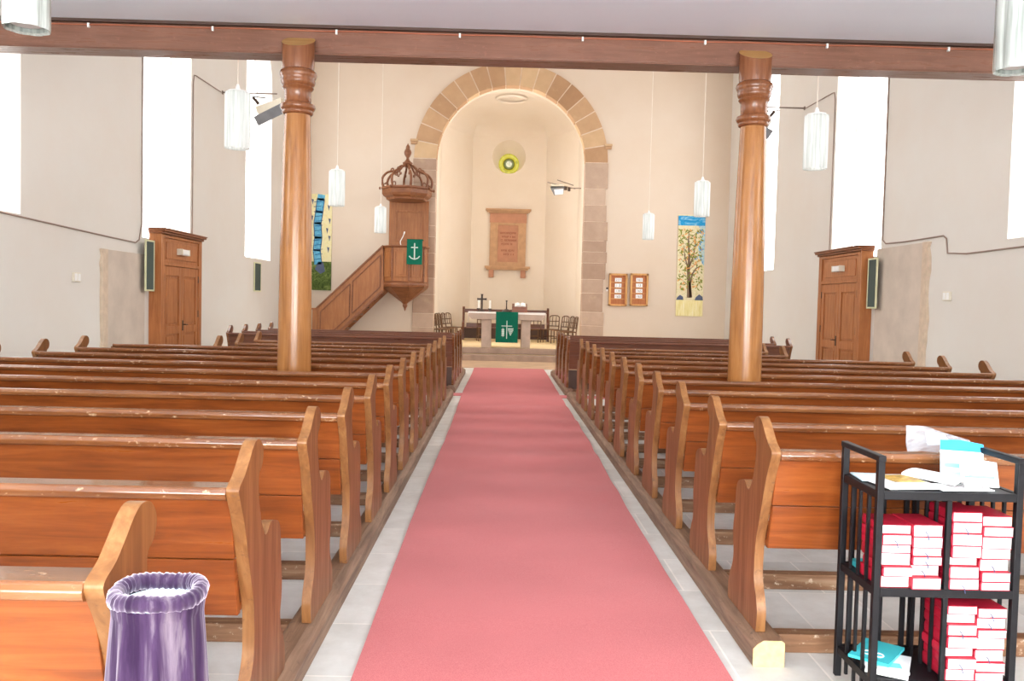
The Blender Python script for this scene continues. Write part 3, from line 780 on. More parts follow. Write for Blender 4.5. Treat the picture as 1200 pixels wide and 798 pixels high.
# bare stone door surrounds
def stoneslab(s, ya, yb, zt, label, seed):
    rr = random.Random(seed); xw = XL if s > 0 else XR
    t = thing('bare_stone_slab', label, 'stone slab', (xw, ya, 0))
    def px(a): return s*a
    m = MB(); a0, b0 = px(0), px(.035); m.box(min(a0, b0), max(a0, b0), .22, yb-ya, 0, zt); m.build('slab_face', M['slab'], t, bevel=.006)
    poly = []
    z = 0
    while z < zt: poly.append((rr.uniform(0, .07), z)); z += rr.uniform(.12, .25)
    poly.append((.02, zt)); poly += [(.225, zt), (.225, 0)]
    m = MB().prism(poly, 'x', min(0, s*.05), max(0, s*.05)); m.build('broken_edge', M['slab_edge'], t, bevel=.008)
stoneslab(1, 13.85, 15.55, 2.41, 'bare grey sandstone slab in the plaster beside the left porch', 3)
stoneslab(-1, 13.65, 15.6, 2.84, 'tall bare grey sandstone slab in the plaster beside the right porch', 5)
for (px, py, Y, s, lab) in ((100, 325, 13.1, 1, 'small white switch plate on the left wall before the stone slab'), (1108, 347, 13.1, -1, 'small white switch plate on the right wall before the stone slab')):
    z = at(px, py, Y).z; xw = XL if s > 0 else XR
    t = thing('switch_plate', lab, 'switch', (xw, Y, z))
    m = MB(); a, b = 0, s*.035; m.box(min(a, b), max(a, b), -.11, .11, -.07, .07); m.build('plate', M['housing'], t, bevel=.008)
    for q in (-.05, .05):
        m = MB(); a, b = s*.035, s*.04; m.box(min(a, b), max(a, b), q-.04, q+.04, -.055, .055); m.build('button', M['white_plastic'], t, bevel=.006)

# ------------------------------------------------------------------ pulpit
PC = at(475.5, 310, 25.45); px_, py_ = PC.x, 25.45
pul = thing('pulpit', 'panelled oak pulpit with crowned canopy and stair, left of the chancel arch', 'pulpit', (px_, py_, 0))
def zz(py, px=476, Y=25.45): return at(px, py, Y).z
ROT = math.radians(-90-8+22.5)
def octa(r, a0=ROT): return [(r*math.cos(a0+k*PI/4), r*math.sin(a0+k*PI/4)) for k in range(8)]
def octlathe(prof, m=0):
    mb = MB(); return mb.lathe(prof, seg=8, a0=ROT)
zt, zb = zz(289), zz(331)
octlathe([(.60, zb), (.655, zb+.02), (.655, zt-.06), (.60, zt-.06)]).build('tub', M['pulpit'], pul, bevel=.008)
octlathe([(.66, zt-.06), (.70, zt-.05), (.72, zt-.02), (.72, zt), (.60, zt)]).build('tub_rail', M['pulpit_dark'], pul, bevel=.006)
octlathe([(.60, zb-.16), (.68, zb-.15), (.70, zb-.08), (.68, zb-.02), (.70, zb), (.66, zb+.03)]).build('base_moulding', M['pulpit_dark'], pul, bevel=.006)
octlathe([(.68, zb-.16), (.60, zb-.22), (.34, zb-.42), (.12, zb-.58), (.06, zb-.64)]).build('tapered_base', M['pulpit_dark'], pul)
MB().lathe([(.05, zb-.63), (.075, zb-.66), (.07, zb-.70), (.035, zb-.76), (.02, zb-.82), (.005, zb-.85)], seg=16).build('pendant_knob', M['pulpit_dark'], pul, smooth=50)
oc = octa(.655)
for k in range(8):
    a, b = Vector(oc[k]), Vector(oc[(k+1) % 8]); mid = (a+b)/2
    if mid.y > .35: continue
    d = (b-a).normalized(); n = Vector((mid.x, mid.y)).normalized(); L = (b-a).length
    mb = MB()
    def fr(u0, u1, z0, z1, t0, t1):
        P = lambda u, t: mid+d*u+n*t
        mb.hexa([(*P(u0,t0), z0), (*P(u1,t0), z0), (*P(u1,t1), z0), (*P(u0,t1), z0)], [(*P(u0,t0), z1), (*P(u1,t0), z1), (*P(u1,t1), z1), (*P(u0,t1), z1)])
    h = L/2-.07; z0, z1 = zb+.14, zt-.15
    fr(-h, h, z0, z1, -.005, .006)
    fr(-h, -h+.03, z0, z1, 0, .022); fr(h-.03, h, z0, z1, 0, .022); fr(-h+.03, h-.03, z0, z0+.03, 0, .022); fr(-h+.03, h-.03, z1-.03, z1, 0, .022)
    fr(-h+.08, h-.08, z0+.08, z1-.08, 0, .016)
    mb.build('tub_panel', M['pulpit'], pul, bevel=.004)
mb = MB()
for k in range(8):
    if oc[k][1] < .4: mb.tube([(oc[k][0]*1.0, oc[k][1]*1.0, zb+.02), (oc[k][0], oc[k][1], zt-.06)], .028, 8)
mb.build('corner_bead', M['pulpit_dark'], pul, smooth=60)
# back panel and canopy
cz0, cz1 = zz(233), zz(222)
yw = YB-.06-py_
MB().box(-.60, .60, yw-.07, yw-.02, zt-.3, cz0+.02).build('back_panel', M['pulpit'], pul, bevel=.006)
mb = MB()
for x0, x1, a, b in ((-.42, -.37, zt+.2, cz0-.28), (.37, .42, zt+.2, cz0-.28), (-.37, .37, zt+.2, zt+.25), (-.37, .37, cz0-.33, cz0-.28)): mb.box(x0, x1, yw-.095, yw-.07, a, b)
mb.build('panel_moulding', M['pulpit'], pul, bevel=.006)
octlathe([(.60, cz0-.06), (.62, cz0), (.70, cz0+.05), (.74, cz0+.12), (.74, cz1-.04), (.79, cz1-.02), (.79, cz1+.03), (.70, cz1+.04)]).build('canopy', M['pulpit_dark'], pul, bevel=.006)
mb = MB()
for k in range(8):
    a = ROT+k*PI/4; c, s_ = math.cos(a), math.sin(a)
    mb.lathe([(.01,-.02),(.03,0),(.035,.03),(.02,.06),(.0,.07)], (c*.80, s_*.80, cz1-.03), 10)
mb.build('corner_knob', M['pulpit_dark'], pul, smooth=50)
H0 = cz1+.04; TOP = zz(192)
for k in range(8):
    a = ROT+k*PI/4; c, s_ = math.cos(a), math.sin(a)
    pr = openspline([(.70,0,H0),(.74,0,H0+.14),(.72,0,H0+.28),(.60,0,H0+.42),(.44,0,H0+.47),(.32,0,H0+.52),(.20,0,H0+.64),(.12,0,TOP-.06),(.10,0,TOP+.02)], 4)
    mb = MB(); mb.tube([(p.x*c, p.x*s_, p.z) for p in pr], [.038-.012*i/len(pr) for i in range(len(pr))], 8)
    sc = openspline([(.60,0,H0),(.56,0,H0+.05),(.60,0,H0+.12),(.68,0,H0+.08)], 4); mb.tube([(p.x*c, p.x*s_, p.z) for p in sc], .022, 6)
    sc = openspline([(.50,0,H0+.46),(.47,0,H0+.54),(.42,0,H0+.55),(.41,0,H0+.49)], 4); mb.tube([(p.x*c, p.x*s_, p.z) for p in sc], .02, 6)
    sc = openspline([(.36,0,H0+.49),(.36,0,H0+.38),(.31,0,H0+.37),(.30,0,H0+.43)], 4); mb.tube([(p.x*c, p.x*s_, p.z) for p in sc], .018, 6)
    mb.build('crown_scroll', M['pulpit_dark'], pul, smooth=60)
MB().lathe([(.05,TOP-.12),(.14,TOP-.02),(.15,TOP+.03),(.10,TOP+.06),(.05,TOP+.12),(.04,TOP+.18),(.07,TOP+.22),(.10,TOP+.28),(.11,TOP+.34),(.09,TOP+.40),(.06,TOP+.43),(.065,TOP+.46),(.05,TOP+.52),(.02,TOP+.57),(.005,TOP+.60)], seg=20).build('finial', M['pulpit_dark'], pul, smooth=50)
# stair
def pl(px, py, Y=25.2): p = at(px, py, Y); return (p.x-px_, p.z)
tl, trp, br = pl(371, 362), pl(449, 288.5), pl(449.5, 342)
dx = trp[0]-tl[0]; sl = (trp[1]-tl[1])/dx
bl = (br[0]-br[1]/sl*1.0, 0)
poly = [(tl[0], 0), (bl[0] if bl[0] > tl[0] else tl[0]+.01, 0), br, trp, tl]
yS = 25.2-py_
MB().prism(poly, 'y', yS, yS+.05).build('stair_side', M['pulpit'], pul, bevel=.005)
hr = MB(); hr.bar((tl[0], yS+.025, tl[1]+.02), (trp[0], yS+.025, trp[1]+.02), .11, .05); hr.build('handrail', M['pulpit_dark'], pul, bevel=.008)
MB().box(tl[0]-.12, tl[0]+.03, yS-.03, yS+.1, 0, tl[1]-.02).box(tl[0]-.15, tl[0]+.06, yS-.06, yS+.13, tl[1]-.02, tl[1]+.03).build('newel_post', M['pulpit'], pul, bevel=.01)
mb = MB(); vert = trp[1]-br[1]
def sp(u, v): # u along the stair 0..1, v 0..1 up the side
    return (tl[0]+dx*u, tl[1]+(trp[1]-tl[1])*u-vert*(1-v))
for u0, u1 in ((.06, .50), (.54, .96)):
    q = [sp(u0, .16), sp(u1, .16), sp(u1, .86), sp(u0, .86)]
    for i in range(4):
        a, b = q[i], q[(i+1) % 4]; mb.bar((a[0], yS-.008, a[1]), (b[0], yS-.008, b[1]), .03, .03)
a, b = sp(0, .02), sp(1, .02); mb.bar((a[0], yS-.012, max(a[1], .02)), (b[0], yS-.012, b[1]), .05, .06)
mb.build('side_moulding', M['pulpit_dark'], pul, bevel=.004)
mb = MB(); ns_ = 10
for i in range(ns_):
    x0 = tl[0]+.05+(trp[0]-tl[0])*i/ns_; z1 = (zb-.1)*(i+1)/ns_
    mb.box(x0, x0+(trp[0]-tl[0])/ns_+.02, yS+.05, yw-.02, z1-.05, z1)
mb.build('tread', M['pulpit_dark'], pul)
MB().prism(poly, 'y', yw-.07, yw-.03).build('stair_side', M['pulpit'], pul)
# pulpit cloth with anchor
c = at(485.5, 281, 25.45); ctz, cbz = at(485, 281, 24.75).z, at(485, 310, 24.75).z
fa = ROT+PI/4*0.5+0*PI/4
a, b = Vector(oc[0]), Vector(oc[7])
front = None
for k in range(8):
    p0, p1 = Vector(oc[k]), Vector(oc[(k+1) % 8]); mid = (p0+p1)/2
    if mid.y < -.5: front = (p0, p1, mid)
p0, p1, mid = front; nrm = mid.normalized(); ang = math.atan2(nrm.y, nrm.x)+PI/2
qx = at(485.8, 295, py_+mid.y-.1).x-px_
cl = thing('pulpit_cloth', 'green cloth with a white anchor hanging over the pulpit front', 'cloth', (px_+qx, py_+mid.y-.095-(qx-mid.x)*math.tan(-ang)*0, 0), 0)
W = .225
m = MB(); yy0 = -.012
for x0, x1 in ((-W, W),):
    m.hexa([(x0, yy0, cbz), (x1, yy0, cbz), (x1, 0, cbz), (x0, 0, cbz)], [(x0, yy0, ctz+.02), (x1, yy0, ctz+.02), (x1, 0, ctz), (x0, 0, ctz)])
    m.hexa([(x0, yy0, ctz+.005), (x1, yy0, ctz+.005), (x1, .42, ctz+.005), (x0, .42, ctz+.005)], [(x0, yy0, ctz+.02), (x1, yy0, ctz+.02), (x1, .42, ctz+.02), (x0, .42, ctz+.02)])
m.build('cloth', M['green_cloth'], cl, bevel=.003)
mz = (ctz+cbz)/2+.02; e = MB()
e.box(-.017, .017, -.02, -.012, mz-.22, mz+.24); e.box(-.10, .10, -.02, -.012, mz+.10, mz+.13)
arc = [(-.15, mz-.13), (-.10, mz-.19), (0, mz-.225), (.10, mz-.19), (.15, mz-.13)]
for i in range(4): e.bar((arc[i][0], -.016, arc[i][1]), (arc[i+1][0], -.016, arc[i+1][1]), .008, .03)
e.build('anchor_emblem', M['silver_thread'], cl)
# microphone on the pulpit
p = at(470, 288, 25.3)
mc = thing('pulpit_microphone', 'thin white gooseneck microphone rising from the pulpit rail', 'microphone', (p.x, 25.3, zt))
MB().tube(openspline([(0,0,0),(-.02,0,.14),(.04,0,.26),(.08,0,.36)], 6), .013, 8).build('gooseneck', M['white_plastic'], mc, smooth=60)
MB().tube([(.08,0,.36),(.10,-.01,.43)], .022, 10).build('microphone_head', M['white_plastic'], mc, smooth=60)
MB().lathe([(.05,0),(.05,.02)], seg=16).build('base', M['iron'], mc)

# ------------------------------------------------------------------ altar
ya = 25.62
a0, a1 = at(549, 372, ya).x, at(639, 372, ya).x; atz = at(594, 366.5, ya).z; acx = (a0+a1)/2
alt = thing('stone_altar', 'sandstone altar table on two block legs above the chancel steps', 'altar', (acx, ya, CF))
hw = (a1-a0)/2; th_ = .21; H = atz-CF
MB().prism([(-hw+.10, H-th_), (-hw, H-th_+.1), (-hw, H), (hw, H), (hw, H-th_+.1), (hw-.10, H-th_)], 'y', 0, .9).build('table_slab', M['step'], alt, bevel=.012)
for l0, l1 in ((564, 575.5), (611, 621.5)):
    x0, x1 = at(l0, 390, ya).x-acx, at(l1, 390, ya).x-acx
    MB().box(x0, x1, .08, .82, .0, H-th_).build('leg', M['step'], alt, bevel=.012)
    
cl = thing('altar_linen', 'white linen cloth lying along the altar top, drooping at both ends', 'tablecloth', (acx, ya, atz))
m = MB().box(-hw-.012, hw+.012, -.01, .85, .002, .012)
for s in (-1, 1):
    a, b = s*(hw+.004), s*(hw+.016); m.box(min(a, b), max(a, b), .0, .8, -.30, .012)
m.hexa([(-hw, -.012, -.03), (hw, -.012, -.05), (hw, -.002, -.05), (-hw, -.002, -.03)], [(-hw, -.012, .01), (hw, -.012, .01), (hw, -.002, .01), (-hw, -.002, .01)])
m.build('cloth', M['linen'], cl, bevel=.003)
g0, g1 = at(581, 380, ya-.03).x-acx, at(607, 380, ya-.03).x-acx; gz = at(594, 401.5, ya-.03).z-atz
gc = thing('altar_cloth', 'green altar cloth with white cross, wheat and grapes, hanging in front', 'cloth', (acx, ya-.02, atz))
m = MB().box(g0, g1, -.015, -.004, gz, .02).box(g0, g1, -.015, .14, .014, .026); m.build('cloth', M['green_cloth'], gc, bevel=.003)
gm = (g0+g1)/2; e = MB(); zc_ = gz/2-.03
e.box(gm-.011, gm+.011, -.022, -.015, zc_-.30, zc_+.24); e.box(gm-.16, gm+.16, -.022, -.015, zc_+.07, zc_+.09)
e.build('cross_emblem', M['silver_thread'], gc)
e = MB()
for i in range(4):
    for s in (-1, 1): e.lathe([(.0,-.035),(.022,-.01),(.02,.015),(0,.035)], (gm-.115+s*.022, -.02, zc_-.20+i*.055), 8)
e.box(gm-.12, gm-.108, -.022, -.015, zc_-.25, zc_+.03); e.build('wheat_emblem', M['silver_thread'], gc)
e = MB()
for r_, n_ in enumerate((4, 4, 3, 2, 1)):
    for i in range(n_): e.lathe([(0,-.022),(.018,-.012),(.022,0),(.018,.012),(0,.022)], (gm+.115+(i-(n_-1)/2)*.042, -.018, zc_-.0-r_*.045), 8)
e.build('grape_emblem', M['silver_thread'], gc, smooth=60)
ta = atz+.014
# cross
yc = ya+.52
p = at(564.5, 364, yc); topz = at(564.5, 344.5, yc).z
cr = thing('altar_cross', 'dark bronze standing cross on the altar between the candles', 'cross', (p.x, yc, ta))
hh = topz-ta
MB().box(-.03, .03, -.02, .02, .04, hh).box(-.135, .135, -.02, .02, hh*.66, hh*.66+.055).box(-.04,.04,-.026,.026,hh-.02,hh).box(-.145,-.12,-.026,.026,hh*.66-.01,hh*.66+.065).box(.12,.145,-.026,.026,hh*.66-.01,hh*.66+.065).build('cross_bars', M['iron'], cr, bevel=.006)
MB().box(-.10, .10, -.08, .08, 0, .025).box(-.06, .06, -.05, .05, .025, .05).build('base', M['iron'], cr, bevel=.006)
for px, lab in ((560.8, 'white altar candle on a dark holder, left of the cross'), (574, 'white altar candle on a dark holder, right of the cross')):
    yk = ya+.25; p = at(px, 364, yk); zt_ = at(px, 352, yk).z-ta
    t = thing('altar_candle', lab, 'candle', (p.x, yk, ta))
    MB().lathe([(.06,0),(.06,.015),(.02,.03),(.018,.06),(.055,.075),(.06,.10),(.03,.10)], seg=20).build('candle_holder', M['iron'], t, smooth=40)
    MB().lathe([(.03,.09),(.03,zt_-.01),(.024,zt_)], seg=20).build('wax', M['wax'], t, smooth=40)
    MB().tube([(0,0,zt_),(.003,0,zt_+.02)], .004, 6).build('wick', M['black'], t)
yk = ya+.3; p = at(593.5, 364, yk); zt_ = at(593.5, 352, yk).z-ta
t = thing('altar_stem_holder', 'dark slender single holder on a low rounded base, middle of the altar', 'candle holder', (p.x, yk, ta))
MB().lathe([(.14,0),(.14,.02),(.11,.06),(.06,.09),(.02,.10)], seg=24).build('base', M['iron'], t, smooth=40)
MB().lathe([(.02,.095),(.016,.2),(.018,zt_-.04),(.03,zt_-.03),(.03,zt_)], seg=16).build('stem', M['iron'], t, smooth=40)
p0, p1 = at(600, 364, yk), at(617.5, 364, yk); hh = at(608, 359.5, yk).z-ta
t = thing('book_stand', 'reddish wooden lectern block on the right of the altar, under an open book', 'book stand', ((p0.x+p1.x)/2, yk, ta))
w_ = (p1.x-p0.x)/2
MB().prism([(-.15,0),(.2,0),(.2,hh+.10),(-.15,hh-.03)], 'x', -w_, w_).build('sloped_block', M['pew_dark'], t, bevel=.006)
MB().box(-w_, w_, -.17, -.15, 0, hh).build('front_lip', M['pew'], t, bevel=.004)
ob = thing('open_book', 'open white paged book lying on the altar book stand', 'book', ((p0.x+p1.x)/2+.02, yk, ta+hh+.03))
m = MB()
for s in (-1, 1):
    prof = [(0,.0),(s*.02,.035),(s*.08,.05),(s*.16,.03),(s*.17,.0)]
    o_ = MB().prism(prof, 'y', -.12, .15).build('page_side', M['pages'], ob, bevel=.003); o_.rotation_euler.x = .36

# bench and chairs in the chancel
yb_ = 31.3
b0, b1 = at(543.5, 365, yb_), at(642, 366, yb_); bt = (b0.z+b1.z)/2
bt += .07
bn = thing('chancel_bench', 'long dark wooden bench with knobbed ends behind the altar', 'bench', ((b0.x+b1.x)/2, yb_, CF))
hw = (b1.x-b0.x)/2; H = bt-CF
MB().box(-hw, hw, .0, .05, H-.12, H-.02).box(-hw, hw, -.02, .09, H-.02, H+.015).box(-hw+.1, hw-.1, .01, .035, .45, H-.5).build('backrest', M['pew_dark'], bn, bevel=.005)
MB().box(-hw, hw, -.42, .03, .42, .46).build('seat', M['pew_dark'], bn, bevel=.005)
MB().box(-hw+.04, hw-.04, -.36, -.33, .06, .42).build('front_panel', M['beam_dark'], bn)
for s in (-1, 1):
    pr = [(-.42,0),(-.40,.25),(-.44,.5),(-.40,.62),(-.30,.64),(-.10,.70),(-.04,.9),(-.08,H-.05),(-.10,H+.05),(-.03,H+.10),(.05,H+.06),(.08,H-.02),(.09,0)]
    MB().prism(pr, 'x', -.04, .04).build('end_panel', M['pew_dark'], bn, loc=(s*hw, 0, 0), bevel=.008)
def make_chair(label):
    t = thing('chancel_chair', label, 'chair', (0,0,0), group='wooden chairs in the chancel')
    for s in (-1, 1):
        MB().tube([(s*.20,.20,0),(s*.195,.20,.45),(s*.19,.26,.92)], [.018,.02,.015], 8).build('leg', M['chair'], t)
        MB().tube([(s*.21,-.20,0),(s*.21,-.20,.45)], [.016,.02], 8).build('leg', M['chair'], t)
    MB().prism([(-.22,-.22),(.22,-.22),(.20,.22),(-.20,.22)], 'z', .44, .475).build('seat', M['rush'], t, bevel=.01)
    MB().tube(openspline([(-.19,.255,.90),(-.10,.27,.95),(.10,.27,.95),(.19,.255,.90)], 5), .017, 8).build('top_rail', M['chair'], t)
    m = MB()
    for x in (-.07, .07): m.tube([(x,.215,.56),(x,.262,.93)], .013, 6)
    m.bar((-.19,.217,.58),(.19,.217,.58), .02, .035).bar((-.19,.24,.75),(.19,.24,.75),.015,.03); m.build('back_slats', M['chair'], t)
    m = MB(); m.tube([(-.2,.2,.2),(.2,.2,.2)], .01, 6).tube([(-.21,-.2,.24),(.21,-.2,.24)], .01, 6)
    for s in (-1, 1): m.tube([(s*.21,-.2,.17),(s*.2,.2,.17)], .01, 6)
    m.build('stretcher', M['chair'], t); return t
spots = [(-1.93,27.6,1.45,'wooden chair by the left chancel wall, nearest the arch'), (-1.90,28.35,1.4,'wooden chair by the left chancel wall, second from the arch'),
         (-1.88,29.1,1.4,'wooden chair by the left chancel wall, third from the arch'), (-1.80,29.85,1.3,'wooden chair by the left chancel wall, fourth from the arch'),
         (-1.70,30.55,1.1,'wooden chair by the left chancel wall, beside the dark bench end'),
         (-.62,30.2,.2,'wooden chair seen under the left end of the altar slab'), (1.15,30.0,-.3,'wooden chair seen under the right end of the altar slab'),
         (1.78,30.35,-.5,'wooden chair by the right chancel wall, beside the dark bench end'), (2.02,29.5,-1.0,'wooden chair by the right chancel wall, second from the bench'),
         (2.14,28.6,-1.3,'wooden chair by the right chancel wall, third from the bench'), (2.2,27.8,-1.4,'wooden chair by the right chancel wall, nearest the arch')]
ch0 = None
for x, y, r_, lab in spots:
    if ch0 is None: ch0 = make_chair(lab); ch0.location = (x, y, CF); ch0.rotation_euler.z = r_
    else: dup(ch0, (x, y, CF), r_, lab)

# tablet on the apse wall
def rc(x0, x1, y0, y1, Y):
    a, b = at(x0, (y0+y1)/2, Y), at(x1, (y0+y1)/2, Y); cxx = (x0+x1)/2
    return a.x, b.x, at(cxx, y1, Y).z, at(cxx, y0, Y).z
X0, X1, Z0, Z1 = rc(568.5, 621.5, 245, 325.5, YA-.1)
tb = thing('stone_tablet', 'framed reddish sandstone tablet with cut lettering on the apse wall', 'tablet', ((X0+X1)/2, YA, Z0))
hw = (X1-X0)/2; H = Z1-Z0; sx = hw/27.0; q = H/80.5
def b(mb, a0, a1, y0, y1, top, bot): mb.box(a0*sx, a1*sx, -y1, -y0, H-bot*q, H-top*q)
m = MB(); b(m, -27, 27, 0, .26, 0, 2.2); b(m, -25.5, 25.5, 0, .22, 2.2, 3.6); b(m, -23.5, 23.5, 0, .17, 3.6, 5.0); m.build('cornice', M['tablet'], tb, bevel=.01)
m = MB(); b(m, -22, 22, 0, .12, 5, 16); m.build('frieze', M['tablet_in'], tb, bevel=.008)
m = MB(); b(m, -21.5, -12, 0, .13, 16, 67); b(m, 12, 21.5, 0, .13, 16, 67); b(m, -12, 12, 0, .11, 16, 19); b(m, -12, 12, 0, .11, 62, 67)
b(m, -14, -12, .11, .15, 16, 66); b(m, 12, 14, .11, .15, 16, 66); m.build('frame', M['tablet'], tb, bevel=.008)
m = MB(); b(m, -12, 12, 0, .08, 19, 62); m.build('inscribed_panel', M['tablet_in'], tb)
m = MB(); b(m, -27, 27, 0, .24, 67, 69.5); b(m, -25, 25, 0, .2, 69.5, 71.5); m.build('sill', M['tablet'], tb, bevel=.01)
for s in (-1, 1):
    m = MB(); b(m, min(s*16, s*22), max(s*16, s*22), 0, .17, 71.5, 80.5); m.build('corbel', M['tablet_in'], tb, bevel=.012)
def text(name, body, size, parent, loc, mat, align='CENTER', rot=(PI/2, 0, 0), ext=.002):
    cu = bpy.data.curves.new(name, 'FONT'); cu.body = body; cu.size = size; cu.align_x = align; cu.extrude = ext
    o = bpy.data.objects.new(name+'_tmp', cu); C.objects.link(o)
    dg = bpy.context.evaluated_depsgraph_get(); me = bpy.data.meshes.new_from_object(o.evaluated_get(dg))
    bpy.data.objects.remove(o); me.materials.clear(); me.materials.append(mat)
    o = bpy.data.objects.new(name, me); C.objects.link(o); o.parent = parent; o.location = loc; o.rotation_euler = rot; return o
# worn lettering: rows of short cut strokes as far as the photograph shows them
m = MB(); rr = random.Random(11)
for row, (py, w_) in enumerate(((28, 9.5), (32.5, 10), (36.5, 10), (41, 7.5), (48.5, 7.5), (53, 7.5))):
    x = -w_
    while x < w_-.6:
        ww = rr.uniform(.7, 1.2)
        if rr.random() > .14:
            k = rr.randint(0, 3)
            b(m, x, x+.3, .08, .086, py-1.2, py+1.2)
            if k == 0: b(m, x+.3, x+ww, .08, .086, py-1.2, py-.7); b(m, x+.3, x+ww, .08, .086, py-.2, py+.3)
            if k == 1: b(m, x+ww-.3, x+ww, .08, .086, py-1.2, py+1.2); b(m, x+.3, x+ww-.3, .08, .086, py-.2, py+.3)
            if k == 2: b(m, x+.3, x+ww, .08, .086, py+.7, py+1.2); b(m, x+.3, x+ww, .08, .086, py-1.2, py-.7)
            if k == 3: b(m, x+ww-.3, x+ww, .08, .086, py-1.2, py+1.2)
        x += ww+.45
m.build('inscription', M['inscr'], tb)

# hymn boards
def hymn(x0, x1, nums, label, side):
    X0, X1, Z0, Z1 = rc(x0, x1, 320.5, 358.5, YB-.05)
    t = thing('hymn_board', label, 'hymn board', ((X0+X1)/2, YB, Z0)); hw = (X1-X0)/2; H = Z1-Z0
    MB().box(-hw, hw, -.03, 0, 0, H).build('back_board', M['board_in'], t)
    m = MB()
    for a0, a1, z0, z1 in ((-hw, -hw+.06, 0, H), (hw-.06, hw, 0, H), (-hw, hw, 0, .05), (-hw, hw, H-.06, H)): m.box(a0, a1, -.09, -.0, z0, z1)
    m.build('frame', M['board'], t, bevel=.006)
    m = MB()
    for i in range(4): m.box(-hw+.06, hw-.06, -.055, -.03, H*(.745-.17*i)-.025, H*(.745-.17*i)-.005)
    m.build('ledge', M['board'], t)
    for i, s in enumerate(nums):
        z = H*(.745-.17*i)
        MB().box(-.10, .10, -.048, -.038, z, z+.115).build('number_card', M['paper'], t)
        text('number', s, .105, t, (0, -.0495, z+.022), M['ink'], ext=.001)
hymn(713.5, 735, ['227', '1 3', '120', '165'], 'pine hymn number board right of the chancel arch, nearer the arch', 0)
hymn(738.5, 759.5, ['165', '13', '165', '163'], 'pine hymn number board right of the chancel arch, farther from the arch', 1)
p = at(711.5, 339, YB-.03)
t = thing('wall_thermometer', 'tiny dark and white gadget on the wall left of the hymn boards', 'gadget', (p.x, YB, p.z))
MB().box(-.03, .03, -.04, 0, 0, .06).build('sensor_head', M['iron'], t, bevel=.006); MB().box(-.025, .025, -.035, 0, -.06, 0).build('body', M['white_plastic'], t, bevel=.006)

# banners
def banner(x0, x1, y0, y1, label):
    X0, X1, Z0, Z1 = rc(x0, x1, y0, y1, YB-.03)
    t = thing('painted_banner', label, 'banner', ((X0+X1)/2, YB, Z0)); return t, (X1-X0)/2, Z1-Z0
t, hw, H = banner(793.5, 825, 252.5, 370.5, 'tall painted cloth banner of a leafy tree, on the wall right of the arch')
m = lambda z0, z1, y0=-.03, y1=-.012: MB().box(-hw, hw, y0, y1, z0*H, z1*H)
m(.16, .90).build('painted_field', M['b_field'], t); m(.90, 1.0).build('painted_sky', M['b_sky'], t); m(0, .16).build('painted_ground', M['b_ground'], t)
MB().tube([(-hw-.02, -.02, H), (hw+.02, -.02, H)], .014, 8).build('hanging_rod', M['b_ground'], t)
e = MB()
def stroke(mb, pts, w0, w1, y=-.033):
    n = len(pts)
    for i in range(n-1):
        a, b_ = Vector((pts[i][0], pts[i][1])), Vector((pts[i+1][0], pts[i+1][1])); d = (b_-a).normalized(); q = Vector((-d.y, d.x))
        wa = (w0+(w1-w0)*i/max(1, n-1))/2; wb = (w0+(w1-w0)*(i+1)/max(1, n-1))/2
        a2 = a-d*wa*.3; b2 = b_+d*wb*.3
        mb.prism([tuple(a2-q*wa), tuple(b2-q*wb), tuple(b2+q*wb), tuple(a2+q*wa)], 'y', y-.002, -.028)
rr = random.Random(4)
stroke(e, [(-.02, .19*H), (-.03, .32*H), (-.06, .45*H), (-.05, .6*H), (-.09, .74*H), (-.08, .84*H)], .13, .02)
stroke(e, [(.04, .19*H), (.0, .32*H), (.06, .42*H), (.18, .48*H), (.27, .49*H)], .08, .02)
stroke(e, [(-.03, .5*H), (.08, .6*H), (.13, .72*H), (.12, .8*H)], .05, .015)
stroke(e, [(-.05, .45*H), (-.18, .58*H), (-.22, .7*H)], .05, .015)
tw = []
for k in range(16):
    z = (.30+.5*k/16)*H; s = 1 if k % 2 else -1; L = rr.uniform(.14, .30)
    q = [(-.045, z), (-.045+s*L*.5, z+L*.5), (-.045+s*L, z+L*.95)]
    if abs(q[2][0]) < hw-.01: stroke(e, q, .018, .008); tw.append(q)
e.build('painted_trunk', M['b_trunk'], t)
for mat, n_, nm in ((M['b_leafA'], 170, 'painted_leaves'), (M['b_leafB'], 80, 'painted_blossoms'), (M['b_leafC'], 14, 'painted_sky_fleck')):
    e = MB()
    for i in range(n_):
        if nm == 'painted_sky_fleck': x, z = rr.uniform(.1, hw-.04), rr.uniform(.5, .92)*H
        else: x, z = rr.uniform(-hw+.03, hw-.05), rr.uniform(.26, .86)*H
        L = rr.uniform(.035, .075); a = rr.uniform(0, PI); c_, s_ = math.cos(a)*L, math.sin(a)*L
        y = -.034-rr.random()*.003
        e.prism([(x-c_, z-s_), (x-s_*.35, z+c_*.35), (x+c_, z+s_), (x+s_*.35, z-c_*.35)], 'y', y, -.029)
        if nm == 'painted_sky_fleck': e.build(nm, mat, t); e = MB()
    if e.v: e.build(nm, mat, t)
e = MB()
for cx_, r_ in ((-hw+.12, .12), (hw-.12, .14)):
    e.prism([(cx_-r_*1.0 if cx_ < 0 else cx_-r_, .16*H), (cx_+r_*.85, .16*H), (cx_+r_*.75, .16*H+r_*.8), (cx_, .16*H+r_*1.3), (cx_-r_*.7, .16*H+r_*.7)], 'y', -.035, -.028)
e.build('painted_rocks', M['b_rock'], t)
MB().prism([(hw-.16,.58*H),(hw,.50*H),(hw,.9*H),(hw-.2,.9*H),(hw-.09,.78*H),(hw-.2,.70*H)], 'y', -.0315, -.0285).build('painted_sky_patch', M['b_sky2'], t)
t, hw, H = banner(362, 388.5, 228, 340, 'tall painted cloth banner with a blue ladder, behind the left column')
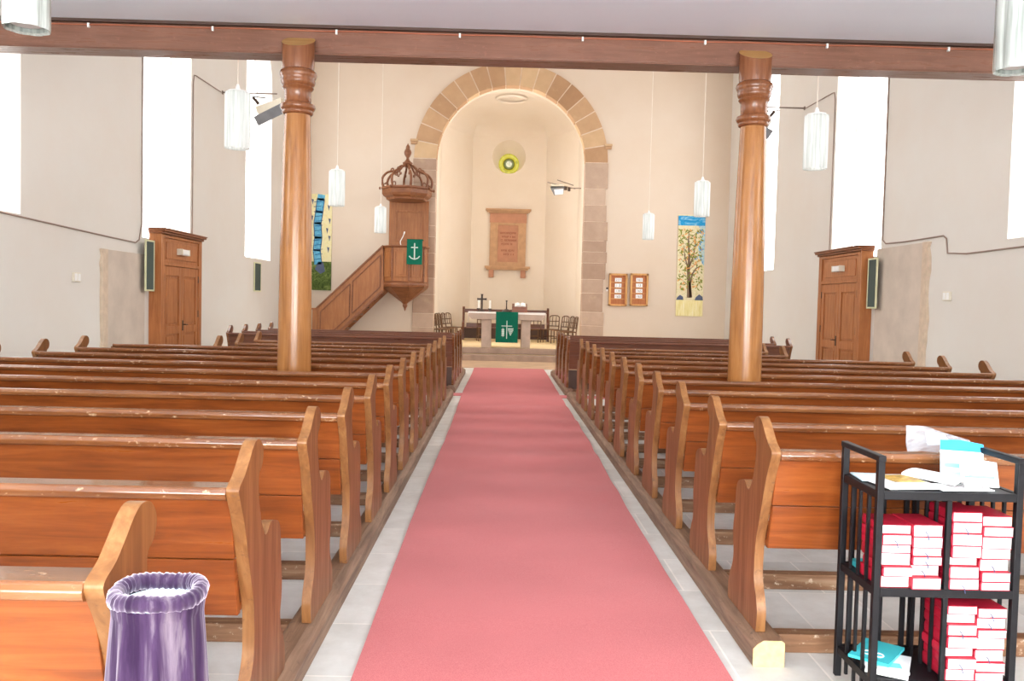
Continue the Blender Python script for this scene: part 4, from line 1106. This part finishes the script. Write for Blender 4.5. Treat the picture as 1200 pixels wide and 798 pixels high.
MB().box(-hw, hw, -.03, -.012, .30*H, H).build('painted_field', M['b_yellow'], t); MB().box(-hw, hw, -.03, -.012, 0, .30*H).build('painted_meadow', M['b_meadow'], t)
MB().tube([(-hw-.02, -.02, H), (hw+.02, -.02, H)], .014, 8).build('hanging_rod', M['b_ground'], t)
e = MB(); stroke(e, [(-.06, .28*H), (-.10, .42*H), (-.06, .55*H), (-.09, .7*H), (-.04, .82*H), (.0, .95*H), (.02, .99*H)], .22, .22); e.build('painted_stream', M['b_blue'], t)
e = MB()
for dx_ in (-.11, .11): stroke(e, [(-.06+dx_, .29*H), (-.10+dx_, .42*H), (-.06+dx_, .55*H), (-.09+dx_, .7*H), (-.04+dx_, .82*H), (.0+dx_, .95*H)], .022, .022, -.036)
for k in range(13):
    z = (.32+.05*k)*H; x = -.07+.03*math.sin(k); stroke(e, [(x-.11, z), (x+.11, z+.03)], .018, .018, -.036)
e.build('painted_ladder', M['b_navy'], t)
for z, x in ((.86, .24), (.72, .27), (.62, .2), (.54, .27), (.42, .24), (.92, -.25), (.75, -.26)):
    MB().prism([(x-.03, z*H+.10), (x+.04, z*H+.08), (x+.01, z*H-.08)], 'y', -.035, -.028).build('painted_bird', M['b_rock'], t)
e = MB(); e.prism([(-.15, .22*H), (-.05, .30*H), (.1, .29*H), (.16, .2*H), (.02, .17*H)], 'y', -.035, -.028); e.build('painted_rocks', M['b_rock'], t)

# ------------------------------------------------------------------ hymnal rack in the foreground
RX0, RX1, RY0, RY1 = 1.545, 2.145, 3.42, 3.80
rk = thing('book_rack', 'black slatted wooden rack full of red hymnals beside the nearest right pew', 'book rack', (RX0, RY0, 0))
RW, RD = RX1-RX0, RY1-RY0; PT = .028
zs = [.155, .535, .935]
for x in (0, RW-PT):
    for y in (0, RD-PT):
        MB().box(x, x+PT, y, y+PT, .02, 1.065).build('post', M['black'], rk, bevel=.003)
    MB().box(x-.002, x+PT+.002, -.004, RD+.004, 1.06, 1.085).build('top_handle', M['black'], rk, bevel=.004)
for z in zs:
    nm = 'shelf'
    MB().box(PT*.3, RW-PT*.3, .004, RD-.004, z-.012, z).box(PT, RW-PT, 0, .02, z-.03, z+.004).box(PT, RW-PT, RD-.02, RD, z-.03, z+.004).box(0.004, PT, PT, RD-PT, z-.03, z+.004).box(RW-PT, RW-.004, PT, RD-PT, z-.03, z+.004).build(nm, M['black'], rk, bevel=.002)
for x in (.008, RW/2-.006, RW-.02):
    for k in range(3):
        y = PT+(RD-2*PT)*(k+1)/4-.006
        MB().box(x, x+.012, y, y+.014, zs[0]-(.09 if x < .1 else 0), zs[2]-.012).build('side_slat', M['black'], rk)
for y in (.003, RD-.02): MB().box(RW/2-.010, RW/2+.010, y, y+.018, zs[0], zs[2]-.012).build('centre_post', M['black'], rk, bevel=.002)
for k in range(8):
    if k == 3: continue
    x = PT+(RW-2*PT)*(k+.5)/8-.008
    MB().box(x, x+.016, RD-.018, RD-.006, zs[0], zs[2]-.012).build('back_slat', M['black'], rk)

# hymnals: covers, page block, ribbon
BW, BD = .120, .19
def make_book(T, rib):
    o = thing('hymnal', '', 'book', (0,0,0))
    m = MB().box(0, BW, 0, BD, 0, .003).box(0, BW, 0, BD, T-.003, T)
    m.prism([(0, 0), (.003, 0), (.003, T), (0, T), (-.004, T*.75), (-.004, T*.25)], 'y', 0, BD); m.build('cover', M['bookred'], o)
    MB().box(.003, BW-.002, .001, BD-.003, .003, T-.003).build('page_block', M['pages'], o)
    if rib: MB().tube([(.05, .006, T*.45), (.05, -.006, T*.42), (.056, -.009, T*.2), (.062, -.007, -.012)], .002, 5).build('ribbon', M['ribbon_dark'], o)
    return o
protos = {}
stacks = [(.032, zs[1], (.05,.04,.052,.035,.042,.038), 'outer stack of the upper left compartment'), (.158, zs[1], (.048,.046,.036,.036,.046,.05), 'inner stack of the upper left compartment'),
          (.312, zs[1], (.045,.05,.036,.05,.05,.045,.04), 'inner stack of the upper right compartment'), (.438, zs[1], (.035,.04,.05,.045,.05,.04,.042), 'outer stack of the upper right compartment'),
          (.312, zs[0], (.05,.046,.04,.05,.046,.04,.036), 'inner stack of the lower right compartment'), (.438, zs[0], (.036,.04,.05,.05,.036,.046,.04), 'outer stack of the lower right compartment')]
br_ = random.Random(5)
for x, z0, Ts, where in stacks:
    z = z0+.005; n_ = len(Ts)
    for i, T in enumerate(Ts):
        rib = br_.random() < .3
        o = dup(protos[(T, rib)], (0,0,0), 0, '') if (T, rib) in protos else make_book(T, rib)
        protos.setdefault((T, rib), o)
        k = n_-1-i
        nmx = 'topmost' if k == 0 else 'bottom' if i == 0 else ['', 'second', 'third', 'fourth', 'fifth', 'sixth'][k]
        o['label'] = ('red hymnal, %s in the %s' % (nmx, where)) if k == 0 or i == 0 else 'red hymnal, %s from the top in the %s' % (nmx, where)
        o['group'] = 'red hymnals stacked in the black rack'
        o.location = (RX0+x+br_.uniform(-.004, .003), RY0+.006+br_.uniform(-.012, .014), z); o.rotation_euler.z = br_.uniform(-.03, .03); z += T+.0006

# leaflets and papers
def sheet(name, label, cat, c, w, d, rot, mats, n=1, z=0, tilt=(0,0), bow=.0):
    t = thing(name, label, cat, c, rot)
    for i in range(1):
        m = MB(); N = 8
        vs = []
        for j in range(N+1):
            u = j/N-.5
            for v_ in (-.5, .5):
                zz_ = bow*(1-4*u*u)
                vs.append((u*w, v_*d, zz_))
        th = .0025*n
        vs2 = [(x, y, q+th) for x, y, q in vs]; k = len(vs)
        fs = []
        for j in range(N):
            a = 2*j; fs += [(a, a+1, a+3, a+2), (k+a, k+a+2, k+a+3, k+a+1), (a, a+2, k+a+2, k+a), (a+1, k+a+1, k+a+3, a+3)]
        fs += [(0, k, k+1, 1), (2*N, 2*N+1, k+2*N+1, k+2*N)]
        m.add(vs+vs2, fs); m.build('sheet', mats, t)
    t.rotation_euler.x = tilt[0]; t.rotation_euler.y = tilt[1]
    return t, th
zt_ = zs[2]+.006
t, th = sheet('leaflet', 'white leaflet with a golden landscape photo, on the rack top left', 'leaflet', (RX0+.165, RY0+.18, zt_), .24, .28, .12, M['paper'], 3)
MB().box(-.03, .11, -.03, .12, th+.001, th+.002).build('landscape_photo', M['landscape'], t)
t, th = sheet('leaflet', 'pale blue white leaflet under the rack handle on the left edge', 'leaflet', (RX0+.09, RY0+.27, zt_+.001), .13, .17, -.1, M['pale_blue'], 2)
t, th = sheet('paper_sheet', 'white folded paper lying in the middle of the rack top', 'paper', (RX0+.36, RY0+.22, zt_+.012), .15, .25, .5, M['paper'], 4, bow=.015)
MB().box(-.06, .06, -.1, -.02, th+.016, th+.017).build('print', M['pale_blue'], t)
t, th = sheet('paper_sheet', 'white sheet lying along the front edge of the rack top', 'paper', (RX0+.38, RY0+.085, zt_+.002), .22, .13, .06, M['paper'], 2)
m = MB()
for k in range(3): m.box(-.05, .06, -.02+k*.018, -.015+k*.018, th+.0005, th+.001)
m.build('print_lines', M['ink'], t)
t, th = sheet('leaflet', 'small white card with reddish print leaning by the blue brochures', 'leaflet', (RX0+.43, RY0+.05, zt_+.022), .09, .055, -.35, M['paper'], 1, tilt=(.75, 0))
m = MB()
for k in range(4): m.box(-.03+k*.016, -.024+k*.016, -.018, .018, th+.0005, th+.001)
m.build('print_lines', M['redink'], t)
# upright blue brochures leaning back
def brochure(label, x, y, w, h, lean, rz, cols):
    t = thing('brochure', label, 'brochure', (RX0+x, RY0+y, zt_), rz)
    m = MB().box(0, w, 0, .004, 0, h*.72); o = m.build('cover', cols[0], t)
    o2 = MB().prism([(0, h*.72), (w, h*.72), (w, h*.92), (w*.45, h*1.0), (0, h*.97)], 'y', 0, .004).build('top_band', cols[1], t)
    o3 = MB().box(w*.1, w*.9, -.001, 0, h*.30, h*.40).build('stripe', cols[2], t)
    t.rotation_euler.x = -lean
brochure('pale blue brochure with a bright blue top leaning at the rack back right', .405, .29, .17, .18, .35, -.38, (M['pale_blue'], M['cyan'], M['aqua']))
brochure('white brochure with an aqua stripe leaning at the rack front right', .425, .15, .145, .12, .5, -.25, (M['paper'], M['pale_blue'], M['aqua']))
# leaflets lower left
for k, (lab, mat, dx_, dy_, r_) in enumerate((('white leaflet at the bottom of the pile on the lowest left shelf', M['paper'], .14, .14, -.5), ('white leaflet in the middle of the pile on the lowest left shelf', M['paper'], .12, .15, -.25),
                               ('teal leaflet with white loops on top of the pile on the lowest left shelf', M['teal'], .115, .20, -.7))):
    t, th = sheet('leaflet', lab, 'leaflet', (RX0+dx_, RY0+dy_, zs[0]+.006+k*.014), .165, .24, r_, mat, 5)
    if k == 2:
        m = MB()
        for q in (-.022, .022):
            pr = [(q+.02*math.cos(a*PI/10), -.05+.02*math.sin(a*PI/10), th+.001) for a in range(21)]; m.tube(pr, .003, 5)
        m.build('loops', M['paper'], t)
    else:
        MB().box(-.06, .06, -.09, -.04, th, th+.001).build('stripe', M['aqua'], t)
t, th = sheet('leaflet', 'green white leaflet lying at the back of the middle left shelf', 'leaflet', (RX0+.085, RY0+.29, zs[1]+.006), .09, .12, 0, M['teal'], 8)
MB().box(-.04, .04, -.055, -.01, th, th+.001).build('white_panel', M['paper'], t)
# clear plastic folder on the ledge of the nearest right pew
c = at(1103, 528.5, 3.92)
t = thing('plastic_folder', 'crumpled clear plastic folder lying on the nearest right pew ledge', 'folder', (c.x, 3.93, 1.024))
vs = []; rr = random.Random(9); NXX, NZZ = 12, 6
for j in range(NZZ+1):
    for i in range(NXX+1):
        u, v_ = i/NXX, j/NZZ
        hgt = .115*(1-.55*max(0, u-.25)/.75)
        vs.append((-.16+.31*u+(.012*v_ if u < .5 else 0), .03*math.sin(u*9+v_*3)*.4+rr.uniform(-.006, .006)-.02+.05*v_, hgt*v_+.002))
m = MB(); m.add(vs, [(j*(NXX+1)+i, j*(NXX+1)+i+1, (j+1)*(NXX+1)+i+1, (j+1)*(NXX+1)+i) for j in range(NZZ) for i in range(NXX)])
o = m.build('folder_sheet', M['plastic'], t); sd = o.modifiers.new('solid', 'SOLIDIFY'); sd.thickness = .006
MB().hexa([(-.06,.0,.03),(.06,.01,.03),(.06,.012,.03),(-.06,.002,.03)], [(-.06,.03,.095),(.04,.04,.075),(.04,.042,.075),(-.06,.032,.095)]).build('white_slip', M['paper'], t)

# ------------------------------------------------------------------ velvet collection bag on its stand
yb2 = 1.80
c = at(186, 694, yb2)
t = thing('velvet_bag', 'purple velvet collection bag with gathered rim at the left of the aisle', 'bag', (c.x, yb2, 0))
zr = c.z
def fold(amp, n, ph): return lambda a: 1+amp*math.sin(n*a+ph)+amp*.5*math.sin((n*1.7//1)*a+1.3)
mb = MB(); seg = 120; rings = [(.094, zr-.012), (.092, zr-.03), (.090, zr-.042), (.093, zr-.09), (.099, zr-.19), (.107, zr-.32), (.106, zr-.42), (.07, zr-.49), (.02, zr-.50)]
vs = []
for i, (r_, z) in enumerate(rings):
    k = min(1, max(0, (i-1)/4)) if i < 7 else .6
    for j in range(seg):
        a = 2*PI*j/seg
        f = 1+.018*(1-k)*math.sin(40*a)+k*(.075*math.sin(9*a+.6*z)+.045*math.sin(16*a+1+z*2))
        vs.append((r_*f*math.cos(a), r_*f*math.sin(a), z))
mb.add(vs, [(i*seg+j, i*seg+(j+1) % seg, (i+1)*seg+(j+1) % seg, (i+1)*seg+j) for i in range(len(rings)-1) for j in range(seg)])
mb.build('velvet_body', M['velvet'], t, smooth=80)
vs = []; q = 10
for j in range(seg):
    a = 2*PI*j/seg; rr_ = .0165*(1+.09*math.sin(40*a)+.05*math.sin(23*a)); Rm = .084
    for k in range(q):
        b_ = 2*PI*k/q; rad = Rm+rr_*math.cos(b_); vs.append((rad*math.cos(a), rad*math.sin(a), zr+rr_*1.1*math.sin(b_)+.004*math.sin(3*a)))
m = MB(); m.add(vs, [(j*q+k, ((j+1) % seg)*q+k, ((j+1) % seg)*q+(k+1) % q, j*q+(k+1) % q) for j in range(seg) for k in range(q)])
m.build('gathered_rim', M['velvet_rim'], t, smooth=80)
MB().lathe([(.076, zr-.016), (.072, zr-.03), (.068, zr-.05), (.0, zr-.052)], seg=40, close=False).build('white_lining', M['pale_blue'], t, smooth=60)
MB().lathe([(.075, 0), (.075, .02), (.03, .04), (.018, .06), (.018, zr-.47)], seg=24).build('stand', M['pew_dark'], t, smooth=40)

# ------------------------------------------------------------------ light
wd = bpy.data.worlds.new('world'); scene.world = wd; wd.use_nodes = True
wd.node_tree.nodes['Background'].inputs[0].default_value = (.95, .97, 1, 1); wd.node_tree.nodes['Background'].inputs[1].default_value = 1.0
fl = bpy.data.lights.new('camera_flash', 'POINT'); fl.energy = 140; fl.shadow_soft_size = .05; fl.color = (1, .97, .93)
fo = bpy.data.objects.new('camera_flash', fl); C.objects.link(fo); fo.location = (-.03, -.02, 1.80)

vs_ = scene.view_settings
scene.display_settings.display_device = 'sRGB'
vs_.view_transform = 'Standard'; vs_.look = 'None'; vs_.gamma = 1; vs_.use_curve_mapping = False
vs_.exposure = 0.4
scene.cycles.max_bounces = 8; scene.cycles.diffuse_bounces = 5; scene.cycles.glossy_bounces = 3; scene.cycles.transmission_bounces = 4
scene.cycles.caustics_reflective = False; scene.cycles.caustics_refractive = False
scene.cycles.sample_clamp_indirect = 6
scene.cycles.use_denoising = True
